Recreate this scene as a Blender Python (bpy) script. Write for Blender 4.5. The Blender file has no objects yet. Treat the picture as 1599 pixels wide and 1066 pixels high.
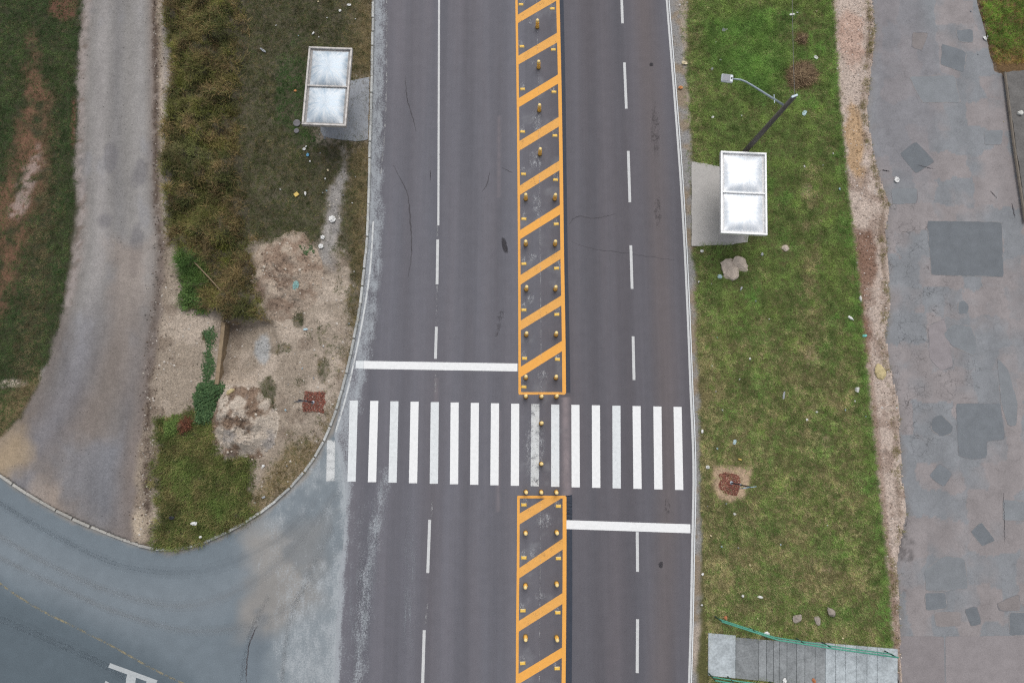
import bpy, math, random
import numpy as np
from mathutils import Vector, Matrix

random.seed(7); RNG = np.random.default_rng(7)
SC = bpy.context.scene
COL = SC.collection

# ------------------------------------------------------------------ camera, sky, sun, exposure
CAM_H = 35.0; TILT = math.radians(9.0); FPX = 1066.0; CX = 799.5; CY = 533.0   # drone 35 m up, nearly straight down
cam_data = bpy.data.cameras.new('camera'); cam = bpy.data.objects.new('camera', cam_data); COL.objects.link(cam)
cam.location = (0, 0, CAM_H); cam.rotation_euler = (TILT, 0, 0)
cam_data.sensor_width = 36.0; cam_data.lens = 36.0 * FPX / 1599.0; cam_data.clip_end = 3000; cam_data.clip_start = 0.5
SC.camera = cam
SUN_EL = math.radians(62); SUN_AZ = math.radians(8)          # azimuth measured from +Y towards +X
world = bpy.data.worlds.new('World'); SC.world = world; world.use_nodes = True
wn = world.node_tree; wn.nodes.clear()
sky = wn.nodes.new('ShaderNodeTexSky'); sky.sky_type = 'NISHITA'; sky.sun_disc = False
sky.sun_elevation = SUN_EL; sky.sun_rotation = SUN_AZ; sky.air_density = 1.0; sky.dust_density = 4.0
hs = wn.nodes.new('ShaderNodeHueSaturation'); hs.inputs['Saturation'].default_value = 0.28   # thin overcast
bg = wn.nodes.new('ShaderNodeBackground'); bg.inputs['Strength'].default_value = 0.138
wo = wn.nodes.new('ShaderNodeOutputWorld')
wn.links.new(sky.outputs[0], hs.inputs['Color']); wn.links.new(hs.outputs[0], bg.inputs['Color']); wn.links.new(bg.outputs[0], wo.inputs['Surface'])
sun_data = bpy.data.lights.new('sun', 'SUN'); sun_data.energy = 1.15; sun_data.angle = math.radians(40); sun_data.color = (1.0, 0.97, 0.93)
sun = bpy.data.objects.new('sun', sun_data); COL.objects.link(sun)
sd_ = Vector((math.sin(SUN_AZ) * math.cos(SUN_EL), math.cos(SUN_AZ) * math.cos(SUN_EL), math.sin(SUN_EL)))
sun.rotation_euler = sd_.to_track_quat('Z', 'Y').to_euler(); sun.location = (0, 0, 60)
SC.view_settings.view_transform = 'Standard'; SC.view_settings.look = 'None'
SC.view_settings.gamma = 1.0; SC.view_settings.use_curve_mapping = False
SC.view_settings.exposure = 0.0
SC.render.engine = 'CYCLES'; SC.cycles.max_bounces = 5; SC.cycles.transparent_max_bounces = 12
SC.cycles.use_denoising = False; SC.cycles.pixel_filter_type = 'BLACKMAN_HARRIS'; SC.cycles.filter_width = 1.25

# ------------------------------------------------------------------ survey helpers
ct, st = math.cos(TILT), math.sin(TILT)
def S(px, py, z=0.0):
    """survey point: photograph position -> world X, Y on the level z"""
    px = np.asarray(px, float); py = np.asarray(py, float)
    dx = (px - CX) / FPX; dy = -(py - CY) / FPX
    wy = dy * ct + st; wz = dy * st - ct
    t = (z - CAM_H) / wz
    return dx * t, wy * t
def S3(px, py, z=0.0):
    x, y = S(px, py, z); return Vector((float(x), float(y), float(z)))
def W(pts, z=0.0):
    a = np.array(pts, float); x, y = S(a[:, 0], a[:, 1], z); return np.stack([x, y], 1)
def lin(r, g, b, k=0.8):
    def f(c):
        c /= 255.0
        return c / 12.92 if c <= 0.04045 else ((c + 0.055) / 1.055) ** 2.4
    return np.array([f(r), f(g), f(b)]) * k
def _h(ix, iy, seed):
    n = (ix.astype(np.int64) * 374761393 + iy.astype(np.int64) * 668265263 + seed * 974634777) & 0xFFFFFFFF
    n = ((n ^ (n >> 13)) * 1274126177) & 0xFFFFFFFF
    n = ((n ^ (n >> 16)) * 2246822519) & 0xFFFFFFFF
    return ((n ^ (n >> 15)) & 0xFFFFFF) / float(0xFFFFFF)
def vn(x, y, s, seed=0):
    x = np.asarray(x) / s; y = np.asarray(y) / s
    ix = np.floor(x); iy = np.floor(y); fx = x - ix; fy = y - iy
    fx = fx * fx * (3 - 2 * fx); fy = fy * fy * (3 - 2 * fy)
    a = _h(ix, iy, seed); b = _h(ix + 1, iy, seed); c = _h(ix, iy + 1, seed); d = _h(ix + 1, iy + 1, seed)
    return (a * (1 - fx) + b * fx) * (1 - fy) + (c * (1 - fx) + d * fx) * fy
def fbm(x, y, s, seed=0, o=4):
    v = 0; a = 0.5; t = 0
    ca, sa = math.cos(0.6), math.sin(0.6)
    for i in range(o):
        v = v + a * vn(x, y, s, seed + i * 17); t += a; a *= 0.55; s *= 0.5
        x, y = x * ca - y * sa, x * sa + y * ca
    return v / t
def sdist(poly, X, Y):
    P = np.asarray(poly); n = len(P); d = np.full(X.shape, 1e9); ins = np.zeros(X.shape, bool)
    for i in range(n):
        ax, ay = P[i]; bx, by = P[(i + 1) % n]
        ex, ey = bx - ax, by - ay; L = ex * ex + ey * ey + 1e-12
        t = np.clip(((X - ax) * ex + (Y - ay) * ey) / L, 0, 1)
        d = np.minimum(d, np.hypot(X - ax - t * ex, Y - ay - t * ey))
        c = (ay > Y) != (by > Y)
        with np.errstate(divide='ignore', invalid='ignore'):
            xi = ex * (Y - ay) / (ey if abs(ey) > 1e-12 else 1e-12) + ax
        ins ^= c & (X < xi)
    return np.where(ins, -d, d)
def ldist(line, X, Y):
    d = np.full(X.shape, 1e9)
    for (ax, ay), (bx, by) in zip(line[:-1], line[1:]):
        ex, ey = bx - ax, by - ay; L = ex * ex + ey * ey + 1e-12
        t = np.clip(((X - ax) * ex + (Y - ay) * ey) / L, 0, 1)
        d = np.minimum(d, np.hypot(X - ax - t * ex, Y - ay - t * ey))
    return d
def sst(v): v = np.clip(v, 0, 1); return v * v * (3 - 2 * v)
def pm(pts, X, Y, f=0.4, n=0.5, ns=1.2, seed=3, z=0.0):
    """soft mask of a surveyed outline with an uneven natural edge"""
    d = sdist(W(pts, z), X, Y) + n * 2 * (fbm(X, Y, ns, seed) - 0.5)
    return sst(0.5 - d / f)
def bm_(px, py, rx, ry, X, Y, n=0.5, ns=0.8, seed=5, z=0.0, f=0.5):
    cx, cy = S(px, py, z); rx /= 30.5; ry /= 30.5
    r = np.hypot((X - cx) / rx, (Y - cy) / ry) + n * 2 * (fbm(X, Y, ns, seed) - 0.5)
    return sst((1 - r) / f + 0.5)
def mixc(c, col, m): return c * (1 - m[..., None]) + np.asarray(col) * m[..., None]

# ------------------------------------------------------------------ object helpers
def tag(o, label=None, cat=None, group=None, kind=None):
    if label: o['label'] = label
    if cat: o['category'] = cat
    if group: o['group'] = group
    if kind: o['kind'] = kind
    return o
def link(name, me, parent=None, mat=None):
    o = bpy.data.objects.new(name, me); COL.objects.link(o)
    if parent is not None: o.parent = parent
    if mat is not None and me is not None and not me.materials: me.materials.append(mat)
    return o
def empty(name, loc, rz=0.0):
    o = bpy.data.objects.new(name, None); COL.objects.link(o); o.location = loc; o.rotation_euler = (0, 0, rz)
    o.empty_display_size = 0.1; return o
def mesh_np(name, V, F, col=None, smooth=False, mat=None):
    V = np.ascontiguousarray(V, np.float32); F = np.ascontiguousarray(F, np.int32)
    me = bpy.data.meshes.new(name); k = F.shape[1]
    me.vertices.add(len(V)); me.vertices.foreach_set('co', V.ravel())
    me.loops.add(F.size); me.loops.foreach_set('vertex_index', F.ravel())
    me.polygons.add(len(F)); me.polygons.foreach_set('loop_start', np.arange(0, F.size, k, dtype=np.int32))
    me.polygons.foreach_set('use_smooth', np.full(len(F), smooth, dtype=bool))
    me.update(calc_edges=True)
    if col is not None:
        a = me.attributes.new('Col', 'FLOAT_COLOR', 'POINT')
        c4 = np.ones((len(V), 4), np.float32); c4[:, :3] = col; a.data.foreach_set('color', c4.ravel())
    if mat: me.materials.append(mat)
    return me
class MB:
    def __init__(s): s.v = []; s.f = []
    def add(s, vs, fs):
        b = len(s.v); s.v += [tuple(v) for v in vs]; s.f += [tuple(i + b for i in f) for f in fs]; return s
    def box(s, c, sz, rz=0.0, ch=0.0, M=None):
        x, y, z = [q / 2 for q in sz]
        if ch > 0:
            prof = [(-x + ch, -y), (x - ch, -y), (x, -y + ch), (x, y - ch), (x - ch, y), (-x + ch, y), (-x, y - ch), (-x, -y + ch)]
            k = 1 - ch / max(x, y); vs = [(a, b, -z) for a, b in prof] + [(a, b, z - ch) for a, b in prof] + [(a - math.copysign(ch, a) , b - math.copysign(ch, b), z) for a, b in prof]
            fs = [tuple(range(7, -1, -1)), tuple(range(16, 24))]
            for L in (0, 8): fs += [(L + i, L + (i + 1) % 8, L + 8 + (i + 1) % 8, L + 8 + i) for i in range(8)]
        else:
            vs = [(-x, -y, -z), (x, -y, -z), (x, y, -z), (-x, y, -z), (-x, -y, z), (x, -y, z), (x, y, z), (-x, y, z)]
            fs = [(3, 2, 1, 0), (4, 5, 6, 7), (0, 1, 5, 4), (1, 2, 6, 5), (2, 3, 7, 6), (3, 0, 4, 7)]
        if M is None: M = Matrix.Translation(c) @ Matrix.Rotation(rz, 4, 'Z')
        return s.add([M @ Vector(v) for v in vs], fs)
    def tube(s, pts, r, n=8, cap=True):
        pts = [Vector(p) for p in pts]; rs = r if isinstance(r, (list, tuple)) else [r] * len(pts); vs = []; fs = []
        for i, p in enumerate(pts):
            d = (pts[min(i + 1, len(pts) - 1)] - pts[max(i - 1, 0)]).normalized()
            u = d.cross(Vector((0, 0, 1)));
            if u.length < 1e-3: u = Vector((1, 0, 0))
            u.normalize(); w = d.cross(u)
            vs += [p + (u * math.cos(2 * math.pi * k / n) + w * math.sin(2 * math.pi * k / n)) * rs[i] for k in range(n)]
        for i in range(len(pts) - 1):
            fs += [(i * n + k, i * n + (k + 1) % n, (i + 1) * n + (k + 1) % n, (i + 1) * n + k) for k in range(n)]
        if cap: fs += [tuple(range(n - 1, -1, -1)), tuple((len(pts) - 1) * n + k for k in range(n))]
        return s.add(vs, fs)
    def lathe(s, prof, n=16):
        vs = [(r * math.cos(2 * math.pi * k / n), r * math.sin(2 * math.pi * k / n), z) for r, z in prof for k in range(n)]
        fs = [(i * n + k, i * n + (k + 1) % n, (i + 1) * n + (k + 1) % n, (i + 1) * n + k) for i in range(len(prof) - 1) for k in range(n)]
        fs += [tuple(range(n - 1, -1, -1)), tuple((len(prof) - 1) * n + k for k in range(n))]
        return s.add(vs, fs)
    def mesh(s, name, smooth=False, mat=None):
        me = bpy.data.meshes.new(name); me.from_pydata(s.v, [], s.f); me.update()
        if smooth: me.polygons.foreach_set('use_smooth', [True] * len(me.polygons))
        if mat: me.materials.append(mat)
        return me
    def build(s, name, mat, parent=None, smooth=False): return link(name, s.mesh(name, smooth, mat), parent)

# ------------------------------------------------------------------ materials
def newmat(name):
    m = bpy.data.materials.new(name); m.use_nodes = True; nt = m.node_tree
    b = nt.nodes['Principled BSDF']; b.inputs['Specular IOR Level'].default_value = 0.25
    return m, nt, b
def nd(nt, t, **kw):
    n = nt.nodes.new(t)
    for k, v in kw.items():
        if hasattr(n, k): setattr(n, k, v)
        else: n.inputs[k.replace('_', ' ')].default_value = v
    return n
def noise(nt, scale, detail=3, rough=0.6, vec=None):
    n = nd(nt, 'ShaderNodeTexNoise'); n.inputs['Scale'].default_value = scale; n.inputs['Detail'].default_value = detail; n.inputs['Roughness'].default_value = rough
    if vec: nt.links.new(vec, n.inputs['Vector'])
    return n.outputs['Fac']
def mrange(nt, src, a, b, c, d):
    n = nd(nt, 'ShaderNodeMapRange'); n.inputs[1].default_value = a; n.inputs[2].default_value = b; n.inputs[3].default_value = c; n.inputs[4].default_value = d
    nt.links.new(src, n.inputs[0]); return n.outputs[0]
def mth(nt, op, a, b=None):
    n = nd(nt, 'ShaderNodeMath', operation=op)
    for i, q in enumerate((a, b)):
        if q is None: continue
        if isinstance(q, (int, float)): n.inputs[i].default_value = q
        else: nt.links.new(q, n.inputs[i])
    return n.outputs[0]
def cmul(nt, colsock, facsock):
    n = nd(nt, 'ShaderNodeVectorMath', operation='SCALE'); nt.links.new(colsock, n.inputs[0]); nt.links.new(facsock, n.inputs['Scale']); return n.outputs[0]
def objcoord(nt, scale=(1, 1, 1)):
    t = nd(nt, 'ShaderNodeTexCoord'); m = nd(nt, 'ShaderNodeMapping'); m.inputs['Scale'].default_value = scale
    nt.links.new(t.outputs['Object'], m.inputs[0]); return m.outputs[0]
def bump(nt, b, h, strength, dist):
    n = nd(nt, 'ShaderNodeBump'); n.inputs['Strength'].default_value = strength; n.inputs['Distance'].default_value = dist
    nt.links.new(h, n.inputs['Height']); nt.links.new(n.outputs[0], b.inputs['Normal'])
def ground_mat(name, fine=40, amt=0.35, mid=5, mamt=0.15, bs=0.5, bd=0.02, rough=0.9, streak=0.0, crack=None, specks=0.0, dust=None):
    return ground_mat_(name, fine, amt, mid, mamt, bs, bd, rough, streak, crack, specks, dust)
def ground_mat_(name, fine=40, amt=0.35, mid=5, mamt=0.15, bs=0.5, bd=0.02, rough=0.9, streak=0.0, crack=None, specks=0.0, dust=None):
    m, nt, b = newmat(name); b.inputs['Roughness'].default_value = rough
    a = nd(nt, 'ShaderNodeAttribute', attribute_name='Col'); co = objcoord(nt)
    n1 = noise(nt, fine, 2, 0.7, co); n2 = noise(nt, mid, 4, 0.6, co)
    f = mth(nt, 'MULTIPLY', mrange(nt, n1, 0.25, 0.75, 1 - amt, 1 + amt), mrange(nt, n2, 0.25, 0.75, 1 - mamt, 1 + mamt))
    if streak > 0:
        s = noise(nt, 2.2, 5, 0.65, objcoord(nt, (1.6, 0.03, 1))); f = mth(nt, 'MULTIPLY', f, mrange(nt, s, 0.25, 0.75, 1 - streak, 1 + streak))
    if specks > 0:
        v = nd(nt, 'ShaderNodeTexVoronoi'); v.inputs['Scale'].default_value = 7; nt.links.new(co, v.inputs['Vector'])
        f = mth(nt, 'MULTIPLY', f, mrange(nt, v.outputs['Distance'], 0.06, 0.10, 1 - specks, 1.0))
    if crack:
        n3 = noise(nt, 1.5, 3, 0.5, co); vm = nd(nt, 'ShaderNodeVectorMath', operation='ADD'); nt.links.new(co, vm.inputs[0])
        nn = nd(nt, 'ShaderNodeTexNoise'); nn.inputs['Scale'].default_value = 3; nt.links.new(co, nn.inputs['Vector'])
        sc = nd(nt, 'ShaderNodeVectorMath', operation='SCALE'); sc.inputs['Scale'].default_value = 0.35; nt.links.new(nn.outputs['Color'], sc.inputs[0]); nt.links.new(sc.outputs[0], vm.inputs[1])
        cm = nd(nt, 'ShaderNodeAttribute', attribute_name='Crack')
        tot = None
        for scl, wdt in ((1.3, 0.016), (4.0, 0.03)):
            v = nd(nt, 'ShaderNodeTexVoronoi', feature='DISTANCE_TO_EDGE'); v.inputs['Scale'].default_value = scl; nt.links.new(vm.outputs[0], v.inputs['Vector'])
            k = mrange(nt, v.outputs['Distance'], 0.0, wdt, 1.0, 0.0); tot = k if tot is None else mth(nt, 'MAXIMUM', tot, k)
        k = mth(nt, 'MULTIPLY', mth(nt, 'MULTIPLY', tot, cm.outputs['Fac']), mrange(nt, n3, 0.4, 0.6, 0.0, 1.0))
        f = mth(nt, 'MULTIPLY', f, mth(nt, 'SUBTRACT', 1.0, mth(nt, 'MULTIPLY', k, crack)))
    colr = a.outputs['Color']
    if dust is not None:
        da = nd(nt, 'ShaderNodeAttribute', attribute_name='Dust'); nz = mth(nt, 'ADD', mth(nt, 'MULTIPLY', noise(nt, 13, 4, .8, co), .6), mth(nt, 'MULTIPLY', noise(nt, 3, 4, .6, objcoord(nt, (1, .4, 1))), .4))
        k = mrange(nt, mth(nt, 'ADD', da.outputs['Fac'], mrange(nt, nz, .3, .7, -.75, .75)), .35, .85, 0.0, 1.0)
        k = mth(nt, 'MULTIPLY', k, mrange(nt, da.outputs['Fac'], 0.0, 0.12, 0.0, .9))
        mx = nd(nt, 'ShaderNodeMix', data_type='RGBA'); nt.links.new(k, mx.inputs[0]); nt.links.new(colr, mx.inputs[6]); mx.inputs[7].default_value = (*dust, 1); colr = mx.outputs[2]
    nt.links.new(cmul(nt, colr, f), b.inputs['Base Color'])
    bump(nt, b, n1, bs, bd)
    return m
def solid(name, rgb, rough=0.7, metal=0.0, amt=0.12, scale=12, spec=0.25, bs=0.15, bd=0.004):
    m, nt, b = newmat(name); b.inputs['Roughness'].default_value = rough; b.inputs['Metallic'].default_value = metal; b.inputs['Specular IOR Level'].default_value = spec
    co = objcoord(nt); n1 = noise(nt, scale, 4, 0.65, co)
    c = nd(nt, 'ShaderNodeRGB'); c.outputs[0].default_value = (*rgb, 1)
    nt.links.new(cmul(nt, c.outputs[0], mrange(nt, n1, 0.25, 0.75, 1 - amt, 1 + amt)), b.inputs['Base Color'])
    if bs: bump(nt, b, n1, bs, bd)
    return m
def paint(name, rgb, wear, dirt=0.15, scale=3.0):
    """road paint: thin film rubbed through to the asphalt in uneven spots"""
    m, nt, b = newmat(name); b.inputs['Roughness'].default_value = 0.75
    co = objcoord(nt); n1 = noise(nt, scale, 6, 0.7, co); n2 = noise(nt, 45, 2, 0.6, co)
    c = nd(nt, 'ShaderNodeRGB'); c.outputs[0].default_value = (*rgb, 1)
    nt.links.new(cmul(nt, c.outputs[0], mrange(nt, noise(nt, 6, 4, 0.6, co), 0.3, 0.75, 1.0, 1 - dirt)), b.inputs['Base Color'])
    tr = nd(nt, 'ShaderNodeBsdfTransparent'); mx = nd(nt, 'ShaderNodeMixShader')
    w = mth(nt, 'ADD', mth(nt, 'MULTIPLY', n1, 0.6), mth(nt, 'MULTIPLY', n2, 0.4))
    t = 0.30 + wear * 0.4
    nt.links.new(mrange(nt, w, t - 0.05, t + 0.04, 1.0, 0.0), mx.inputs[0])
    nt.links.new(b.outputs[0], mx.inputs[1]); nt.links.new(tr.outputs[0], mx.inputs[2])
    nt.links.new(mx.outputs[0], nt.nodes['Material Output'].inputs['Surface'])
    return m
def film(name, rgb, cover, scale=4.0, fine=40, stretch=(1, 1, 1), soft=0.0, op=1.0):
    """stain or dust lying on a road: patchy film of that colour"""
    m, nt, b = newmat(name); b.inputs['Roughness'].default_value = 0.85; b.inputs['Base Color'].default_value = (*rgb, 1)
    co = objcoord(nt, stretch); n1 = noise(nt, scale, 5, 0.7, co); n2 = noise(nt, fine, 2, 0.6, co)
    a = nd(nt, 'ShaderNodeAttribute', attribute_name='Col')
    w = mth(nt, 'ADD', mth(nt, 'MULTIPLY', n1, 0.55), mth(nt, 'MULTIPLY', n2, 0.45))
    t = 0.70 - cover * 0.4
    k = mth(nt, 'MULTIPLY', mrange(nt, w, t - 0.04 - soft, t + 0.10 + soft, 0.0, op), a.outputs['Fac'])
    tr = nd(nt, 'ShaderNodeBsdfTransparent'); mx = nd(nt, 'ShaderNodeMixShader')
    nt.links.new(k, mx.inputs[0]); nt.links.new(tr.outputs[0], mx.inputs[1]); nt.links.new(b.outputs[0], mx.inputs[2])
    nt.links.new(mx.outputs[0], nt.nodes['Material Output'].inputs['Surface'])
    return m
def leafmat(name, trans=0.25):
    m, nt, b = newmat(name); b.inputs['Roughness'].default_value = 0.7; b.inputs['Specular IOR Level'].default_value = 0.2
    a = nd(nt, 'ShaderNodeAttribute', attribute_name='Col'); nt.links.new(a.outputs['Color'], b.inputs['Base Color'])
    t = nd(nt, 'ShaderNodeBsdfTranslucent'); nt.links.new(a.outputs['Color'], t.inputs['Color'])
    mx = nd(nt, 'ShaderNodeMixShader'); mx.inputs[0].default_value = trans
    nt.links.new(b.outputs[0], mx.inputs[1]); nt.links.new(t.outputs[0], mx.inputs[2]); nt.links.new(mx.outputs[0], nt.nodes['Material Output'].inputs['Surface'])
    return m
M_SOIL = ground_mat('soil', 13, 0.42, 3, 0.16, 0.8, 0.04)
M_TRACK = ground_mat('compacted_gravel', 15, 0.22, 2.5, 0.10, 0.6, 0.02)
M_ROAD = ground_mat('asphalt_main', 22, 0.12, 2.0, 0.06, 0.35, 0.006, 0.85, streak=0.075, specks=0.12, dust=tuple(lin(172, 178, 183)))
M_SIDE = ground_mat('asphalt_side', 20, 0.13, 1.6, 0.08, 0.3, 0.006, 0.85, specks=0.10, dust=tuple(lin(176, 182, 186)))
M_STREET = ground_mat('asphalt_old', 18, 0.15, 2.5, 0.08, 0.4, 0.008, 0.9, crack=0.65, specks=0.1)
M_PAD = ground_mat('concrete_pad', 16, 0.14, 3, 0.08, 0.3, 0.006)
M_GRASS = leafmat('grass_blades'); M_STONE = leafmat('stones', 0.0)
WHITE = (0.80, 0.81, 0.81)
M_WHITE = paint('white_paint', WHITE, 0.06, 0.12); M_WHITE2 = paint('white_paint_scuffed', (0.72, 0.75, 0.76), 0.17, 0.2)
M_WHITE3 = paint('white_paint_worn', (0.66, 0.68, 0.68), 0.38, 0.3); M_WHITE4 = paint('white_paint_faint', (0.5, 0.51, 0.51), 0.66, 0.3)
M_WLINE = paint('white_line', (0.60, 0.61, 0.61), 0.16, 0.2); M_WLETTER = paint('white_letter', (0.45, 0.48, 0.49), 0.18, 0.2)
M_YEL = paint('yellow_paint', tuple(lin(255, 186, 92)), 0.10, 0.10); M_YEL2 = paint('yellow_paint_scuffed', tuple(lin(252, 188, 102)), 0.24, 0.18)
M_YEL3 = paint('yellow_paint_faint', tuple(lin(168, 158, 128)), 0.56, 0.2)
M_TAR = ground_mat('tar', 50, 0.15, 3, 0.1, 0.3, 0.005, 0.7)

# ------------------------------------------------------------------ surveyed lines (photograph positions)
KERB = [(584, -420), (583.5, -150), (583, 0), (581, 110), (578, 215), (576, 300), (573, 380), (567, 440), (559, 500), (546, 560), (532, 620), (514, 672),
        (497, 706), (476, 738), (445, 770), (412, 797), (372, 822), (332, 842), (295, 855), (262, 860), (232, 856), (200, 846), (160, 830), (118, 812), (78, 792), (38, 768), (0, 742), (-60, 700), (-140, 630), (-300, 470)]
ZL = 0.10
LAND_POLY = W(KERB + [(-1500, 100), (-1500, -900), (584, -900)], ZL)
TRK_L = [(136, -420), (132, -100), (130, 0), (122, 100), (119, 190), (117, 260), (122, 330), (114, 400), (100, 470), (86, 530), (62, 600), (32, 650), (0, 682), (-60, 730)]
TRK_R = [(240, -420), (242, 0), (244, 100), (246, 250), (250, 330), (258, 380), (252, 480), (240, 560), (228, 640), (212, 740), (205, 850), (205, 900)]
ROAD_L = [(584, -420), (584, 0), (579, 215), (574, 380), (560, 500), (533, 620), (522, 680), (530, 720), (541, 760), (539, 810), (531, 900), (526, 980), (523, 1066), (518, 1300)]
ROAD_R = [(1022, -420), (1044, 0), (1056, 150), (1067, 300), (1075, 450), (1081, 600), (1086, 740), (1084, 850), (1081, 1000), (1079, 1066), (1074, 1300)]
VERGE_R = [(1290, -420), (1300, 0), (1308, 120), (1322, 280), (1334, 380), (1346, 500), (1356, 600), (1366, 700), (1376, 800), (1386, 900), (1394, 1005), (1402, 1300)]
STR_L = [(1350, -420), (1358, 0), (1364, 50), (1357, 110), (1351, 170), (1358, 230), (1368, 270), (1386, 322), (1379, 360), (1384, 420), (1386, 480), (1379, 520), (1385, 570), (1398, 620), (1402, 680), (1404, 740), (1412, 800), (1402, 850), (1397, 880), (1400, 940), (1402, 1000), (1404, 1066), (1406, 1300)]
STR_R = [(1490, -420), (1525, 0), (1540, 60), (1552, 112), (1567, 116), (1583, 230), (1600, 345), (1640, 520), (1690, 800), (1740, 1066), (1780, 1300)]
YF0, YF1, STEP = -14.5, 29.5, 0.1
def rows_Y(): return np.concatenate([np.arange(-90, YF0, 3.0), np.arange(YF0, YF1, STEP), np.arange(YF1, 100, 3.0)])
def edgeX(pts, Y, z=0.0, jit=0.0, seed=1):
    w = W(pts, z); o = np.argsort(w[:, 1]); x = np.interp(Y, w[o, 1], w[o, 0])
    return x + jit * 2 * (fbm(Y, Y * 0 + seed, 0.7, seed) - 0.5)
def strip(name, Lp, Rp, z, colf, mat, step=STEP, jl=0.0, jr=0.0, crack=None, dust=None):
    Y = rows_Y(); xl = edgeX(Lp, Y, z, jl, 11); xr = edgeX(Rp, Y, z, jr, 12)
    nu = int((xr - xl).max() / step) + 2; u = np.linspace(0, 1, nu)
    X = xl[:, None] + (xr - xl)[:, None] * u; YY = np.repeat(Y[:, None], nu, 1)
    V = np.stack([X, YY, np.full(X.shape, z)], -1).reshape(-1, 3)
    i = np.arange(len(Y) - 1)[:, None] * nu + np.arange(nu - 1); i = i.ravel()
    F = np.stack([i, i + 1, i + nu + 1, i + nu], 1)
    me = mesh_np(name, V, F, colf(V[:, 0], V[:, 1]), True, mat)
    if crack is not None:
        a = me.attributes.new('Crack', 'FLOAT', 'POINT'); a.data.foreach_set('value', crack(V[:, 0], V[:, 1]).astype(np.float32))
    if dust is not None: a = me.attributes.new('Dust', 'FLOAT', 'POINT'); a.data.foreach_set('value', dust(V[:, 0], V[:, 1]).astype(np.float32))
    return tag(link(name, me), kind='structure')

# ------------------------------------------------------------------ main road, side road, street
DUST = lin(176, 182, 187)
def road_col(X, Y):
    xl = edgeX(ROAD_L, Y); xr = edgeX(ROAD_R, Y); mid = edgeX([(842, 0), (845, 1066)], Y)
    left = sst((mid - X) / 0.6 + 0.5)
    c = mixc(np.tile(lin(103, 101, 107), (len(X), 1)), lin(112, 111, 118), left)
    d = X - xl; dr = xr - X
    lane = 1 + 0.075 * np.sin((X - mid) * 2 * math.pi / 1.65 + 0.8 * fbm(X * 0, Y, 9, 4)) * (0.5 + fbm(X, Y * 0.1, 1.5, 9)) + 0.16 * (fbm(X, Y * 0.06, 0.9, 21) - 0.5)
    c = c * lane[:, None]
    hu = 2 * (fbm(X, Y * .08, 1.0, 23) - .5); c = c * np.stack([1 + .05 * hu, 1 + .005 * hu, 1 - .02 * hu], 1)
    c = mixc(c, lin(122, 112, 110), 0.45 * sst(1 - np.abs(dr - 1.4) / 1.0))                       # brownish drip track of the right lane
    c = mixc(c, lin(120, 120, 118), sst((0.16 - d) / 0.12) * (Y > S(0, 640)[1]) * 0.7)            # damp grit against the kerb
    for xx, y0, y1, s in ((681, 590, 640, .3), (779, 180, 310, .3), (778, 640, 800, .3), (884, 620, 775, .75)):  # old rubbed-out lines
        cx = S(xx, (y0 + y1) / 2)[0]; k3 = np.exp(-((X - cx) / (0.22 if xx == 884 else 0.09)) ** 2) * (Y < S(0, y0)[1]) * (Y > S(0, y1)[1])
        c = mixc(c, lin(158, 146, 148), s * k3 * (0.4 + fbm(X, Y, 0.25, 51)))
    md = sst((S(881, 500)[0] - X) / 0.1) * sst((X - S(808, 500)[0]) / 0.1)
    sc = sst((fbm(X, Y, 0.8, 61) - 0.58) * 7) * md
    c = mixc(c, lin(150, 152, 156), 0.45 * sc * fbm(X, Y, 0.12, 62))
    c = mixc(c, lin(165, 163, 160), 0.5 * sst((0.10 - dr) / 0.1))
    return c
def road_dust(X, Y):
    d = X - edgeX(ROAD_L, Y)
    wd = np.interp(Y, [S(0, 1066)[1], S(0, 780)[1], S(0, 640)[1], S(0, 500)[1], S(0, 250)[1], S(0, 0)[1]], [0.38, 0.30, 1.15, 1.0, 0.72, 0.72])
    k = np.clip((wd - d) / 0.45 + .5, 0, 1) ** 1.3
    k2 = np.exp(-((X - edgeX([(605, 730), (590, 800), (575, 880), (560, 1066)], Y)) / 0.4) ** 2) * (Y < S(0, 730)[1]) * .55
    k3 = .22 * sst((2.5 - d) / 2.5) * (Y < S(0, 760)[1])
    k = k * (.66 + .3 * sst((.35 - d) / .3))
    return np.clip(np.maximum(k, np.maximum(k2, k3)) - .4 * sst((0.16 - d) / .1) * (Y > S(0, 640)[1]), 0, 1)
road = strip('road', ROAD_L, ROAD_R, 0.004, road_col, M_ROAD, jl=0.10, jr=0.04, dust=road_dust)

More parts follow.
